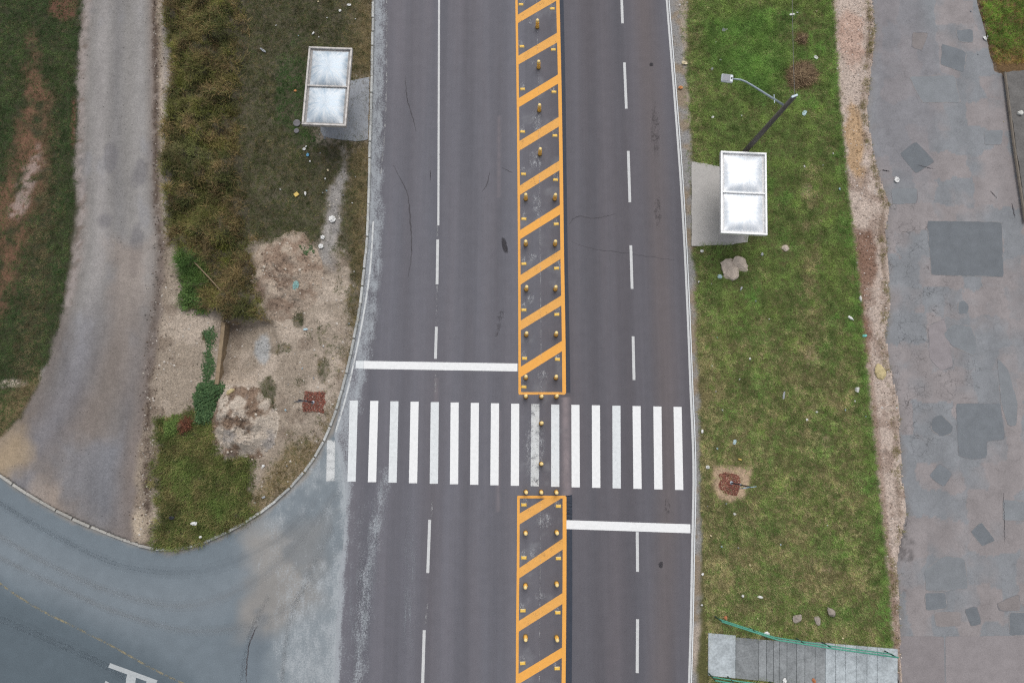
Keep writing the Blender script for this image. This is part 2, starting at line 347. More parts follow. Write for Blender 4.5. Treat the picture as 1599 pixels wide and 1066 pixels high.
def grid(x0, x1, y0, y1, step):
    xs = np.arange(x0, x1 + step / 2, step); ys = np.arange(y0, y1 + step / 2, step)
    X, Y = np.meshgrid(xs, ys); n = len(xs); i = (np.arange(len(ys) - 1)[:, None] * n + np.arange(n - 1)).ravel()
    return X.ravel(), Y.ravel(), np.stack([i, i + 1, i + n + 1, i + n], 1)
def side_col(X, Y):
    c = np.tile(lin(120, 131, 139), (len(X), 1))
    dk = pm([(-100, 860), (40, 925), (170, 985), (300, 1060), (330, 1200), (-200, 1200)], X, Y, 1.6, 0.4, 2)
    c = mixc(c, lin(97, 109, 117), dk)
    arc = ldist(W([(-100, 800), (60, 880), (200, 940), (330, 940), (430, 860), (520, 770)]), X, Y)
    c = mixc(c, lin(138, 147, 154), 0.5 * np.exp(-(arc / 1.2) ** 2))
    c = mixc(c, lin(150, 158, 163), 0.75 * pm([(470, 700), (560, 700), (545, 1100), (420, 1100), (440, 900), (400, 850)], X, Y, 2.0, 0.9, 1.4))
    c = mixc(c, lin(164, 156, 147), 0.6 * pm([(380, 830), (520, 800), (500, 930), (380, 1000)], X, Y, 1.6, 0.9, 1.6, 8))
    c = mixc(c, lin(112, 122, 130), 0.5 * bm_(490, 830, 42, 60, X, Y, 0.9, 0.9, 15))
    c = mixc(c, lin(115, 125, 134), 0.4 * bm_(400, 1010, 20, 60, X, Y, 0.9, 0.9, 16))
    dk2 = ldist(LAND_POLY[:30], X, Y); k = sst((0.30 - dk2 + 0.35 * (fbm(X, Y, 0.5, 33) - 0.5)) / 0.3)
    c = mixc(c, lin(165, 155, 143), 0.7 * k)
    return c * (0.93 + 0.14 * fbm(X, Y, 3.0, 90))[:, None]
gx, gy, gf = grid(-36, float(S(545, 640)[0]), -16, float(S(0, 560)[1]), 0.12)
def side_dust(X, Y):
    xl = edgeX(ROAD_L, Y); k = .85 * np.clip(1.0 - (xl - X) / 1.1, 0, 1) * (Y < S(0, 690)[1])
    k = np.maximum(k, .5 * pm([(470, 700), (560, 700), (545, 1100), (430, 1100), (440, 900), (420, 840)], X, Y, 2.2, 0.9, 1.4)); k = np.maximum(k, .45 * pm([(400, 800), (520, 740), (540, 800), (420, 850)], X, Y, 1.4, .6, 1.0))
    k = k + .5 * (fbm(X, Y * .6, .9, 95) - .5) * sst((X - S(330, 900)[0]) / 5)
    return np.clip(k - .35 * bm_(490, 830, 42, 60, X, Y, 0.9, 0.9, 15), 0, 1)
gf = gf[sdist(LAND_POLY, gx[gf].mean(1), gy[gf].mean(1)) > -0.6]
side = tag(link('side_road', mesh_np('side_road', np.stack([gx, gy, gx * 0 - 0.002], 1), gf, side_col(gx, gy), True, M_SIDE)), kind='structure')
a = side.data.attributes.new('Dust', 'FLOAT', 'POINT'); a.data.foreach_set('value', side_dust(gx, gy).astype(np.float32))

PINK = lin(153, 147, 147); BLUEG = lin(141, 144, 148)
def street_col(X, Y):
    cells = vn(np.floor(X / 1.1 + 0.8 * fbm(X, Y, 1.0, 71)) , np.floor(Y / 1.5 + 0.8 * fbm(X, Y, 1.0, 72)), 1.0, 73)
    k = sst((0.55 * fbm(X, Y, 2.2, 70) + 0.45 * cells - 0.40) * 5)
    c = mixc(np.tile(PINK, (len(X), 1)), BLUEG, k)
    c = mixc(c, lin(140, 138, 142), 0.7 * pm([(1350, -100), (1400, -100), (1480, 120), (1440, 300), (1370, 260)], X, Y, 1.5, 0.6, 1.5))
    d = X - edgeX(STR_L, Y); k = sst((0.5 - d + 0.7 * (fbm(X, Y, 0.5, 74) - 0.5)) / 0.5)
    c = mixc(c, lin(135, 130, 128), 0.6 * k)
    c = mixc(c, lin(96, 92, 92), 0.6 * sst((fbm(X, Y, .25, 79) - .42) * 7) * bm_(1409, 858, 15, 26, X, Y, 0.9, 0.5, 75))
    wl = 1 + .05 * np.sin(X * 3.1 + fbm(X, Y * .2, 2, 78) * 5); return c * ((0.86 + 0.28 * fbm(X, Y, 0.7, 76)) * wl)[:, None]
def street_crack(X, Y):
    return np.clip(1.3 * pm([(1385, 300), (1450, 360), (1470, 480), (1520, 560), (1500, 660), (1440, 700), (1400, 640), (1384, 480)], X, Y, 1.5, 0.5) + 0.8 * bm_(1410, 860, 22, 60, X, Y) + 0.35, 0, 1)
street = strip('street', STR_L, STR_R, 0.040, street_col, M_STREET, jl=0.16, jr=0.1, crack=street_crack)

# patches cut into the old street surface: each a sheet of its own
def sheet(name, pts, z, mat, parent, col=None, zs=None, chaik=0, jit=0.0, step=None):
    w = W(pts, zs if zs is not None else z)
    for _ in range(chaik):
        q = []
        for i in range(len(w)):
            a, b = w[i], w[(i + 1) % len(w)]; q += [a * .9 + b * .1, a * .1 + b * .9]
        w = np.array(q)
    if jit: w = w + (RNG.random(w.shape) - .5) * jit
    V = np.concatenate([w, np.full((len(w), 1), z)], 1)
    me = bpy.data.meshes.new(name); me.from_pydata([tuple(v) for v in V], [], [tuple(range(len(V)))]); me.update()
    if me.polygons[0].normal.z < 0: me.flip_normals()
    if col is not None:
        a = me.attributes.new('Col', 'FLOAT_COLOR', 'POINT'); c4 = np.ones((len(V), 4), np.float32); c4[:, :3] = col; a.data.foreach_set('color', c4.ravel())
    me.materials.append(mat); return link(name, me, parent)
M_PATCH = ground_mat('asphalt_patch', 18, 0.15, 1.7, 0.12, 0.35, 0.006, 0.88, specks=.1)
DB = (122, 127, 132); LB = (136, 140, 144); BR = (143, 137, 136)
PATCHES = [(DB, [(1405, 240), (1430, 221), (1459, 252), (1430, 271)]), (DB, [(1471, 69), (1505, 79), (1509, 84), (1505, 113), (1469, 101)]), (DB, [(1493, 47), (1518, 46), (1520, 66), (1498, 66)]),
    (BR, [(1425, 51), (1449, 52), (1440, 79), (1424, 74)]), (LB, [(1537, 204), (1566, 203), (1564, 226), (1538, 226)]), (DB, [(1448, 345), (1564, 347), (1567, 432), (1455, 429)]),
    (LB, [(1392, 294), (1432, 294), (1432, 317), (1394, 319)]), (DB, [(1496, 472), (1506, 470), (1513, 478), (1510, 490), (1497, 490)]), (LB, [(1474, 522), (1486, 507), (1516, 509), (1525, 532), (1522, 556), (1486, 539)]),
    (DB, [(1493, 630), (1562, 630), (1569, 686), (1541, 688), (1541, 714), (1519, 716), (1497, 712)]), (DB, [(1456, 654), (1469, 647), (1488, 664), (1486, 676), (1469, 681), (1454, 671)]),
    (LB, [(1557, 559), (1574, 576), (1589, 630), (1587, 664), (1574, 664), (1564, 630)]), (DB, [(1451, 743), (1466, 723), (1487, 738), (1474, 760)]), (DB, [(1516, 831), (1532, 814), (1554, 843), (1535, 853)]),
    (DB, [(1444, 926), (1476, 924), (1479, 949), (1447, 953)]), (DB, [(1506, 951), (1525, 946), (1533, 973), (1517, 978)]), (DB, [(1576, 956), (1622, 956), (1624, 991), (1577, 991)]),
    (LB, [(1566, 780), (1610, 784), (1612, 812), (1567, 812)]), (BR, [(1557, 942), (1591, 927), (1593, 953), (1562, 953)]), (BR, [(1459, 955), (1500, 955), (1500, 976), (1462, 978)]),
    ((149, 143, 144), [(1405, 993), (1474, 993), (1480, 1300), (1407, 1300)]), ((151, 145, 146), [(1476, 993), (1720, 991), (1770, 1300), (1482, 1300)]), (LB, [(1500, 640 - 560), (1420, 60 + 60), (1440, 160), (1500, 160)][1:] + [(1490, 118)]),
    (LB, [(1444, 890), (1474, 868), (1506, 872), (1512, 918), (1480, 921), (1446, 922)]), ((150, 144, 146), [(1450, 508), (1474, 498), (1482, 530), (1488, 572), (1470, 578), (1452, 560)])]
def ragged(pts, z, amp, seed, grow=0.0):
    w = W(pts, z); cen = w.mean(0); q = []
    for i in range(len(w)):
        a, b = w[i], w[(i + 1) % len(w)]; n = max(3, int(np.hypot(*(b - a)) / .14))
        for k in range(n): q.append(a + (b - a) * (k + (.35 if k == 0 else 0)) / n)
    q = np.array(q); d = q - cen; l = np.hypot(d[:, 0], d[:, 1])[:, None] + 1e-6
    return q + d / l * (grow + amp * 2 * (np.stack([fbm(q[:, 0], q[:, 1], .22, seed)], 1) - .5))
def flat_poly(name, w, z, mat, parent, col):
    me = bpy.data.meshes.new(name); me.from_pydata([(x, y, z) for x, y in w], [], [tuple(range(len(w)))]); me.update()
    if me.polygons[0].normal.z < 0: me.flip_normals()
    a = me.attributes.new('Col', 'FLOAT_COLOR', 'POINT'); a.data.foreach_set('color', np.tile(np.append(col, 1), len(w)).astype(np.float32)); me.materials.append(mat); return link(name, me, parent)
for i, (cc, pts) in enumerate(PATCHES):
    z = 0.046 + 0.0015 * (i % 3); big = i in (20, 21)
    p_ = flat_poly('asphalt_patch', ragged(pts, z, .05 if not big else .03, 500 + i), z, M_PATCH, street, lin(*[q + 2 * ((i * 7) % 5 - 2) for q in cc]))
    if not big: flat_poly('joint', ragged(pts, z, .06, 540 + i, .02), z - 0.0008, M_PATCH, p_, lin(150, 147, 147) if i % 3 else lin(126, 125, 128))

# ------------------------------------------------------------------ road paint, every mark a sheet of its own
def quadline(name, a, b, w, mat, z=0.009, parent=road, zs=0.0):
    A = S3(*a, zs); B = S3(*b, zs); d = (B - A).normalized(); n = Vector((-d.y, d.x, 0)) * w / 2
    me = bpy.data.meshes.new(name); me.from_pydata([(p.x, p.y, z) for p in (A - n, B - n, B + n, A + n)], [], [(0, 1, 2, 3)]); me.update()
    if me.polygons[0].normal.z < 0: me.flip_normals()
    me.materials.append(mat); return link(name, me, parent)
def ribbon(name, pts, w, mat, z=0.009, parent=road, jit=0.0, zs=0.0, n=60, taper=False, col=None):
    w2 = W(pts, zs); t = np.linspace(0, 1, len(w2)); tt = np.linspace(0, 1, n)
    L = np.concatenate([[0], np.cumsum(np.hypot(*np.diff(w2, axis=0).T))]); q = tt * L[-1]
    def cub(v):
        m = np.gradient(v, L); i = np.clip(np.searchsorted(L, q) - 1, 0, len(L) - 2); h = L[i + 1] - L[i]; s = (q - L[i]) / h
        return (2*s**3-3*s**2+1)*v[i] + (s**3-2*s**2+s)*h*m[i] + (-2*s**3+3*s**2)*v[i+1] + (s**3-s**2)*h*m[i+1]
    x, y = cub(w2[:, 0]), cub(w2[:, 1])
    if jit: x = x + jit * (RNG.random(n) - .5); y = y + jit * (RNG.random(n) - .5)
    dx, dy = np.gradient(x), np.gradient(y); l = np.hypot(dx, dy); ww = np.full(n, w / 2)
    if taper: ww = ww * (0.25 + 0.75 * np.sin(np.pi * tt)) * (0.6 + 0.8 * RNG.random(n))
    V = np.zeros((2 * n, 3)); V[:, 2] = z
    V[:n, 0] = x - dy / l * ww; V[:n, 1] = y + dx / l * ww; V[n:, 0] = x + dy / l * ww; V[n:, 1] = y - dx / l * ww
    i = np.arange(n - 1); F = np.stack([i, i + n, i + n + 1, i + 1], 1)
    me = mesh_np(name, V, F, col, False, mat)
    if me.polygons[0].normal.z < 0: me.flip_normals()
    return link(name, me, parent)
CW_T = [517, 552.5, 584.5, 616, 647.5, 679, 710, 741.5, 773, 804.5, 836, 867, 898.5, 930.5, 962.5, 994, 1026.5, 1058]
CW_B = [516, 549, 581, 613, 645, 677.5, 709, 740.5, 772, 804, 835, 867, 899, 931, 963, 995.5, 1028, 1060.5]
for i, (a, b) in enumerate(zip(CW_T, CW_B)):
    yt = 625 + (a - 552) * 10 / 506; yb = 751.5 + (b - 549) * 13 / 511
    if i == 0: yt = 687
    quadline('crosswalk_stripe', (a, yt), (b, yb), 0.415, {0: M_WHITE3, 1: M_WHITE2, 3: M_WHITE2, 5: M_WHITE2, 10: M_WHITE3, 11: M_WHITE2, 14: M_WHITE2}.get(i, M_WHITE))
quadline('stop_line', (568, 569.5), (808, 573.5), 0.41, M_WHITE); quadline('stop_line', (555.5, 569.1), (567.8, 569.5), 0.40, M_WHITE2)
quadline('stop_line', (884.5, 818.5), (1078, 825), 0.43, M_WHITE)
quadline('lane_line', (686, -120), (684.5, 352), 0.11, M_WLINE); quadline('lane_line', (686.5, -420), (686, -122), 0.11, M_WLINE)
for a, b, m in (((683.5, 374), (682.5, 444), M_WLINE), ((681.5, 510), (680, 560), M_WLINE), ((680, 585), (680, 612), M_WHITE4), ((683, 352), (683, 372), M_WHITE4), ((682.5, 446), (681.5, 508), M_WHITE4),
                ((671, 811), (668, 894), M_WLINE), ((662.5, 983), (660, 1066), M_WLINE), ((660, 1068), (659, 1100), M_WLINE), ((656, 1180), (653, 1260), M_WLINE), ((668, 940), (664, 975), M_WHITE4), ((675, 780), (674, 806), M_WHITE4),
                ((962, -90), (966, -170), M_WLINE), ((969.5, -35), (972, 37), M_WLINE), ((975, 98), (978, 170), M_WLINE), ((981, 236), (983.5, 316), M_WLINE), ((985, 383), (987, 451), M_WLINE), ((988.5, 525), (990, 593), M_WLINE),
                ((995, 830), (995.5, 892), M_WLINE), ((995.5, 966), (995, 1050), M_WLINE), ((994, 1130), (993, 1210), M_WLINE)):
    quadline('lane_dash', a, b, 0.145 if m is M_WLINE else 0.08, m)
EDGE_R = [(1018, -300), (1042, 0), (1054, 150), (1065, 300), (1073, 450), (1079, 600), (1084, 740), (1082, 850), (1079, 1000), (1077, 1066), (1072, 1250)]
ribbon('edge_line', [(x - 1.0, y) for x, y in EDGE_R], 0.11, M_WLINE, 0.009); ribbon('edge_line', [(x + 2.6, y) for x, y in EDGE_R], 0.05, M_WHITE2, 0.011)
ribbon('edge_line', [(604, -300), (604, 0), (600, 215), (592, 300)], 0.07, M_WHITE4, 0.009)
ribbon('edge_line', [(583, 345), (578, 420), (567, 495), (554, 560), (540, 620), (524, 675)], 0.09, M_WHITE3, 0.009); ribbon('edge_line', [(578, 345), (574, 420), (563, 495), (550, 560), (537, 615)], 0.05, M_WHITE4, 0.011)
# hatched median
ML = [(803.5, -300), (806.5, 0), (808.5, 150), (810, 300), (811, 450), (811.5, 614)]; MR = [(863, -300), (871, 0), (874, 130), (876, 250), (878, 400), (880, 520), (881, 614)]
ML2 = [(809.5, 775), (809, 880), (808, 970), (807.5, 1066), (806, 1250)]; MR2 = [(881.5, 775), (881.5, 880), (881, 970), (880, 1066), (878, 1250)]
for l, w in ((ML, 0.13), (MR, 0.19), (ML2, 0.13), (MR2, 0.19)): ribbon('median_border', l, w, M_YEL, 0.012)
quadline('median_border', (810, 614), (882.5, 614), 0.13, M_YEL2, 0.0155); quadline('median_border', (808, 775.5), (883, 775.5), 0.13, M_YEL, 0.0155)
def ex(pts, y): a = np.array(pts); return float(np.interp(y, a[:, 1], a[:, 0]))
BARS = [((-40, -27), (-78, -65)), ((24, 37), (-14, 1)), ((88, 101.5), (51, 66)), ((154, 168), (116, 130)), ((221, 236), (182, 197)), ((290.5, 305), (250, 265)), ((360, 374), (319, 334)), ((430, 445), (389, 403)), ((501, 516), (460.5, 476)), ((573, 589), (531, 547)),
        ((887, 903), (839, 856)), ((969.5, 986), (924, 941)), ((1052, 1068), (1009, 1025)), ((1136, 1153), (1093, 1110))]
for i, ((l0, l1), (r0, r1)) in enumerate(BARS):
    A, B = (ML, MR) if i < 10 else (ML2, MR2)
    sheet('hatch_bar', [(ex(A, l0) + 1, l0), (ex(B, r0) - 1, r0), (ex(B, r1) - 1, r1), (ex(A, l1) + 1, l1)], 0.0085, M_YEL2 if i % 3 else M_YEL, road, zs=0.0)
sheet('hatch_bar', [(810, 802), (853, 776.5), (878, 776.5), (810, 819)], 0.0085, M_YEL2, road, zs=0.0)
ribbon('premark_line', [(836.5, -200), (838, 0), (841, 150), (843, 350), (844.5, 500), (845, 612)], 0.035, M_WHITE4, 0.0175); ribbon('premark_line', [(844.5, 776), (843.5, 900), (842, 1066), (840, 1250)], 0.035, M_WHITE4, 0.0175)
TARC = lin(62, 68, 80)
for pts, w in (([(868, -300), (876.5, 0), (879, 110), (881, 250), (883, 400), (885.5, 520), (887, 613)], .24), ([(888.5, 773), (888.5, 812)], .32), ([(888.5, 826), (888.5, 950), (887.5, 1066), (885.5, 1250)], .32)):
    ribbon('tar_strip', pts, w, M_TAR, 0.0075, n=80, jit=0.006, col=TARC)
# side road paint: worn yellow line and the letters P and A
for pts, m in (([(-120, 830), (-40, 880), (20, 925), (60, 950), (110, 975), (160, 1000)], M_YEL3), ([(162, 1001), (200, 1022), (232, 1040), (255, 1052)], M_YEL3), ([(257, 1053), (290, 1068), (330, 1086)], M_YEL3)):
    ribbon('centre_line', pts, 0.09, m, 0.004, side)
O_ = S3(172, 1034.5); U_ = (S3(246, 1061.5) - O_); HL = U_.length; U_.normalize(); V_ = Vector((U_.y, -U_.x, 0))       # letter up is U_, its right is V_
def lp(u, v): p = O_ + U_ * u + V_ * v; return (p.x, p.y, 0.004)
mb = MB(); t = 0.21
mb.add([lp(0, 0), lp(HL, 0), lp(HL, t), lp(0, t)], [(0, 1, 2, 3)])
n = 16; c0 = HL * 0.70; ou, ov, iu, iv = HL * 0.30, 1.0, HL * 0.30 - 0.47, 0.60
vo = [lp(c0 + ou * math.cos(a), t + 0.002 + (ov - t) * math.sin(a)) for a in np.linspace(0, math.pi, n)]; vi = [lp(c0 + iu * math.cos(a), t + 0.002 + (iv - t) * math.sin(a)) for a in np.linspace(0, math.pi, n)]
mb.add(vo + vi, [(i, i + 1, n + i + 1, n + i) for i in range(n - 1)])
mb.build('letter_p', M_WLETTER, side)
O_ = S3(165, 1062)
mb = MB(); mb.add([lp(0, 0), lp(0, 0.26), lp(HL, 0.60), lp(HL, 0.40)], [(0, 1, 2, 3)]); mb.add([lp(0, 1.0), lp(0, 0.74), lp(HL - .01, 0.40), lp(HL - .01, 0.60)], [(0, 1, 2, 3)])
mb.add([lp(HL * .28, 0.35), lp(HL * .28, 0.65), lp(HL * .40, 0.65), lp(HL * .40, 0.35)], [(0, 1, 2, 3)]); mb.build('letter_a', M_WLETTER, side)
# cracks, oil and scuffs
CRK = lin(84, 82, 86); M_CRK = ground_mat('crack_filler', 40, 0.2, 4, 0.2, 0.3, 0.005)
for pts, w, par, z in (([(633, 118), (634, 140), (637, 160), (644, 182), (650, 205)], 0.05, road, .0065), ([(614, 258), (626, 280), (635, 300), (641, 350), (643, 385), (642, 405), (637, 433)], 0.06, road, .0065),
        ([(889, 350), (896, 341), (906, 338), (925, 341), (945, 338), (962, 334)], 0.045, road, .0065), ([(892, 378), (905, 382), (935, 390), (960, 393), (1010, 400), (1052, 406)], 0.03, road, .0065),
        ([(753, 300), (760, 288), (765, 268)], 0.04, road, .0065), ([(784, 262), (800, 270)], 0.03, road, .0065), ([(672, 265), (672, 282)], 0.03, road, .0065),
        ([(1456, 264), (1446, 262), (1432, 258)], 0.03, street, .052), ([(1388, 268), (1376, 266), (1402, 272)][:2], 0.05, street, .052), ([(1579, 318), (1584, 340)], 0.05, street, .052), ([(1545, 298), (1556, 310)], 0.03, street, .052),
        ([(1566, 770), (1567, 810), (1568, 845)], 0.03, street, .052),
        ([(388, 1010), (395, 990), (402, 975)], 0.05, side, .004), ([(384, 1066), (386, 1030), (390, 1000)], 0.06, side, .004)):
    ribbon('crack', pts, w, M_CRK, z, par, 0.05, n=40, taper=True, col=CRK)
M_OIL = film('oil_film', tuple(lin(66, 64, 68)), 0.75, 6, 30); M_OIL2 = film('oil_specks', tuple(lin(76, 72, 74)), 0.36, 5, 14, (1, .6, 1), .05, .7); M_SCUFF = film('scuff_film', tuple(lin(190, 192, 196)), 0.42, 7, 60, (1, .5, 1))
def stain(name, px, py, rx, ry, mat, parent=road, z=0.0070, rot=0.0, n=40):
    c = S3(px, py); vs = [(c.x, c.y, z)]; col = [1.0]
    for ring, a in ((0.6, 1.0), (1.0, 0.0)):
        for k in range(n):
            t = 2 * math.pi * k / n; r = ring * (0.75 + 0.5 * fbm(np.array([3 * math.cos(t) + px]), np.array([3 * math.sin(t)]), 1.2, 5)[0]); x, y = rx * r * math.cos(t) / 31, ry * r * math.sin(t) / 31
            vs.append((c.x + x * math.cos(rot) - y * math.sin(rot), c.y + x * math.sin(rot) + y * math.cos(rot), z)); col.append(a)
    V = np.array(vs); k = np.arange(n); F = np.stack([k * 0, 1 + k, 1 + (k + 1) % n], 1); F2a = np.stack([1 + k, 1 + n + k, 1 + n + (k + 1) % n], 1); F2b = np.stack([1 + k, 1 + n + (k + 1) % n, 1 + (k + 1) % n], 1)
    me = mesh_np(name, V, np.concatenate([F, F2a, F2b]), np.repeat(np.array(col)[:, None], 3, 1), False, mat)
    return link(name, me, parent)
stain('oil_stain', 788, 384, 5, 15, M_OIL, rot=0.25); stain('oil_stain', 782, 492, 6, 12, M_OIL2, rot=-.2); stain('oil_stain', 778, 514, 4, 15, M_OIL2, rot=-.3); stain('oil_stain', 1027, 330, 7, 26, M_OIL2); stain('oil_stain', 1023, 205, 9, 50, M_OIL2)
stain('oil_stain', 1017, 101, 4, 4, M_OIL); stain('oil_stain', 1032, 881, 4, 5, M_OIL); stain('oil_stain', 1042, 790, 5, 14, M_OIL2)
for px, py, rx, ry in ((828, 34, 5, 5), (833, 98, 5, 5), (838, 190, 10, 20), (836, 250, 12, 18), (838, 320, 9, 24), (832, 402, 10, 8), (828, 466, 8, 9), (835, 700, 20, 50), (842, 930, 10, 6), (848, 585, 10, 8), (832, 862, 6, 10), (850, 812, 14, 14)):
    stain('paint_scuff', px, py, rx, ry, M_SCUFF)
M_ARC = film('tyre_arc', tuple(lin(156, 160, 163)), 0.45, 1.2, 22, (1, 1, 1), .2, .42); M_ARCD = film('tyre_arc_dark', tuple(lin(92, 100, 108)), 0.45, 1.2, 22, (1, 1, 1), .2, .22)
for pts, w, m in (([(-60, 800), (60, 872), (180, 925), (300, 945), (400, 905), (480, 830), (530, 765)], .55, M_ARC), ([(-60, 840), (70, 905), (190, 958), (310, 985), (430, 960), (520, 880)], .5, M_ARC), ([(-40, 950), (80, 1000), (200, 1060), (260, 1110)], .9, M_ARCD), ([(-40, 760), (90, 838), (200, 885), (320, 890), (420, 850), (500, 780)], .6, M_ARCD), ([(372, 1110), (380, 1040), (392, 985), (420, 930)], .35, M_ARCD), ([(440, 1066), (450, 980), (480, 900), (520, 820)], .5, M_ARC)):
    wd3 = w / 3
    for k3, al in ((-1, .45), (0, 1.0), (1, .45)):
        off = [(x + k3 * wd3 * 13, y + k3 * wd3 * 30) for x, y in pts]; cc3 = np.ones((140, 3)) * al; cc3[[0, 69, 70, 139]] = 0
        ribbon('tyre_arc', off, wd3 * 1.02, m, 0.0012 + .0004 * (k3 + 1), side, n=70, col=cc3)
M_SKID = film('skid_film', tuple(lin(160, 166, 172)), 0.34, 3, 50, (2, .15, 1))
for px, py, rx, ry, r in ((592, 800, 12, 60, -.1), (575, 900, 14, 90, -.06), (640, 905, 10, 120, 0), (560, 960, 20, 90, 0)): stain('tyre_scuff', px, py, rx, ry, M_SKID, rot=r)

# ------------------------------------------------------------------ the land left of the road
PIT = [(349, 503), (424, 501), (436, 540), (404, 580), (398, 598), (342, 600)]
WEEDS = [(258, -300), (262, 0), (268, 90), (272, 130), (263, 200), (268, 300), (262, 345), (290, 395), (284, 470), (335, 492), (420, 500), (405, 455), (392, 420), (396, 385), (380, 300), (375, 200), (382, 60), (390, -300)]
SHORT = [(340, -300), (583, -300), (583, 120), (548, 124), (500, 135), (500, 215), (577, 222), (575, 345), (566, 440), (545, 395), (500, 385), (455, 372), (400, 378), (360, 400), (330, 100)]
LUSH = [(254, 655), (300, 648), (335, 660), (348, 705), (392, 716), (385, 760), (400, 800), (372, 824), (295, 857), (240, 858), (246, 760)]
DRYK = [(470, 690), (500, 690), (480, 735), (412, 797), (385, 812), (410, 760), (430, 715)]
CREEP = [(322, 505), (336, 510), (334, 598), (352, 606), (342, 640), (330, 668), (300, 664), (304, 600), (318, 560)]
BARE_PATH = [(536, 235), (548, 245), (540, 300), (528, 360), (520, 420), (495, 410), (505, 350), (520, 290)]
def left_fields(X, Y):
    z = ZL
    xl = edgeX(TRK_L, Y, z); xr = edgeX(TRK_R, Y, z); jl = 0.5 * (fbm(X, Y, 0.8, 101) - 0.5); jr = 0.4 * (fbm(X, Y, 0.7, 102) - 0.5)
    far = sst((xl - X + jl) / 0.35 + 0.5); trk = (1 - far) * sst((xr - X + jr) / 0.4 + 0.5); ver = 1 - far - trk
    r = fbm(X, Y, 1.0, 103); r2 = fbm(X, Y, 0.3, 104)
    # verge soil
    c = np.tile(lin(160, 147, 132), (len(X), 1)); c = mixc(c, lin(186, 172, 157), sst((fbm(X, Y, 1.6, 105) - 0.45) * 4)); c = mixc(c, lin(142, 128, 114), sst((fbm(X, Y, 0.9, 106) - 0.55) * 5))
    rub = sst(1 - np.abs(X - edgeX([(243, 0), (243, 300), (250, 420), (232, 560), (228, 700), (230, 850)], Y, z)) / 0.35)
    c = mixc(c, lin(92, 78, 68), 0.9 * rub * sst((fbm(X, Y, 0.4, 107) - 0.3) * 4))
    c = mixc(c, lin(150, 147, 146), 0.6 * sst(1 - np.abs(X - edgeX([(258, 0), (262, 200), (262, 330)], Y, z)) / 0.4) * (Y > S(0, 340)[1]))
    wx_ = sst((X - edgeX([(350, 0), (345, 200), (352, 300), (372, 400), (390, 480)], Y, z)) / 1.6); weeds = pm(WEEDS, X, Y, 0.5, 0.45, 0.9, 110, z) * (1 - .85 * wx_); short = pm(SHORT, X, Y, 1.2, 0.5, 1.0, 111, z) * (1 - weeds); lush = pm(LUSH, X, Y, 0.6, 0.55, 0.7, 112, z)
    dryk = pm(DRYK, X, Y, 0.8, 0.4, 0.8, 113, z); creep = pm(CREEP, X, Y, 0.25, 0.2, 0.4, 114, z)
    path = pm(BARE_PATH, X, Y, 0.6, 0.4, 0.6, 115, z); pit = pm(PIT, X, Y, 0.25, 0.08, 0.5, 116, z)
    kd = -sdist(LAND_POLY, X, Y)
    kdry = sst(1 - (kd - .25 * fbm(X, Y, .8, 117)) / np.interp(Y, [S(0, 760)[1], S(0, 560)[1], S(0, 420)[1], S(0, 250)[1]], [1.5, .75, 1.0, 1.7])) * (ver > 0.5)                                    # dry brown grass beside the kerb
    odd = bm_(452, 378, 26, 14, X, Y, .5, .6, 120, z) + bm_(466, 415, 18, 14, X, Y, .6, .5, 121, z) + bm_(467, 495, 9, 18, X, Y, .5, .5, 122, z) + bm_(418, 615, 14, 26, X, Y, .5, .5, 123, z) + bm_(440, 545, 18, 8, X, Y, .6, .5, 124, z) * .6 + 0.7 * bm_(505, 580, 10, 18, X, Y, .6, .5, 125, z) + .8 * bm_(556, 450, 10, 60, X, Y, .5, .5, 126, z)
    odd = np.clip(odd, 0, 1)
    c = mixc(c, lin(150, 150, 150), 0.7 * path); c = mixc(c, lin(172, 175, 176), 0.8 * bm_(408, 545, 14, 26, X, Y, .5, .5, 127, z))
    gs = np.clip(weeds + short * (1 - path) + lush + odd * 0.8, 0, 1)
    c = mixc(c, lin(66, 64, 44), 0.85 * gs); c = mixc(c, lin(122, 108, 78), 0.8 * kdry * short); c = mixc(c, lin(140, 124, 96), 0.8 * dryk)
    c = mixc(c, lin(190, 175, 155), bm_(222, 822, 16, 26, X, Y, .5, .6, 129, z))
    # track
    t = np.tile(lin(145, 142, 139), (len(X), 1)); u = (X - xl) / np.maximum(xr - xl, 0.1)
    t = mixc(t, lin(160, 156, 154), 0.8 * np.exp(-((u - 0.30) / 0.10) ** 2)); t = mixc(t, lin(160, 157, 155), 0.8 * np.exp(-((u - 0.78) / 0.09) ** 2)); t = mixc(t, lin(134, 132, 132), 0.7 * np.exp(-((u - 0.5) / 0.09) ** 2)); t = mixc(t, lin(150, 140, 134), 0.7 * sst(1 - u / 0.12)); t = mixc(t, lin(158, 144, 135), 0.6 * sst((u - .9) / 0.1))
    for px, py, rx, ry in ((172, 245, 12, 28), (220, 270, 16, 30), (165, 345, 14, 20), (128, 295, 10, 16), (195, 660, 10, 70), (135, 700, 30, 60), (212, 385, 10, 40), (60, 690, 40, 14)): t = mixc(t, lin(112, 110, 114), 0.55 * bm_(px, py, rx, ry, X, Y, .7, .9, 130 + py, z))
    t = mixc(t, lin(166, 148, 124), 0.8 * pm([(-60, 650), (40, 650), (45, 735), (-20, 745)], X, Y, 1.2, .6, 1, 131, z)); t = mixc(t, lin(134, 112, 96), 0.55 * pm([(20, 650), (110, 590), (150, 640), (110, 720), (40, 740)], X, Y, 1.4, .6, 1, 132, z)); t = mixc(t, lin(165, 150, 138), 0.6 * pm([(60, 745), (95, 750), (90, 800), (45, 775)], X, Y, .9, .5, .8, 133, z))
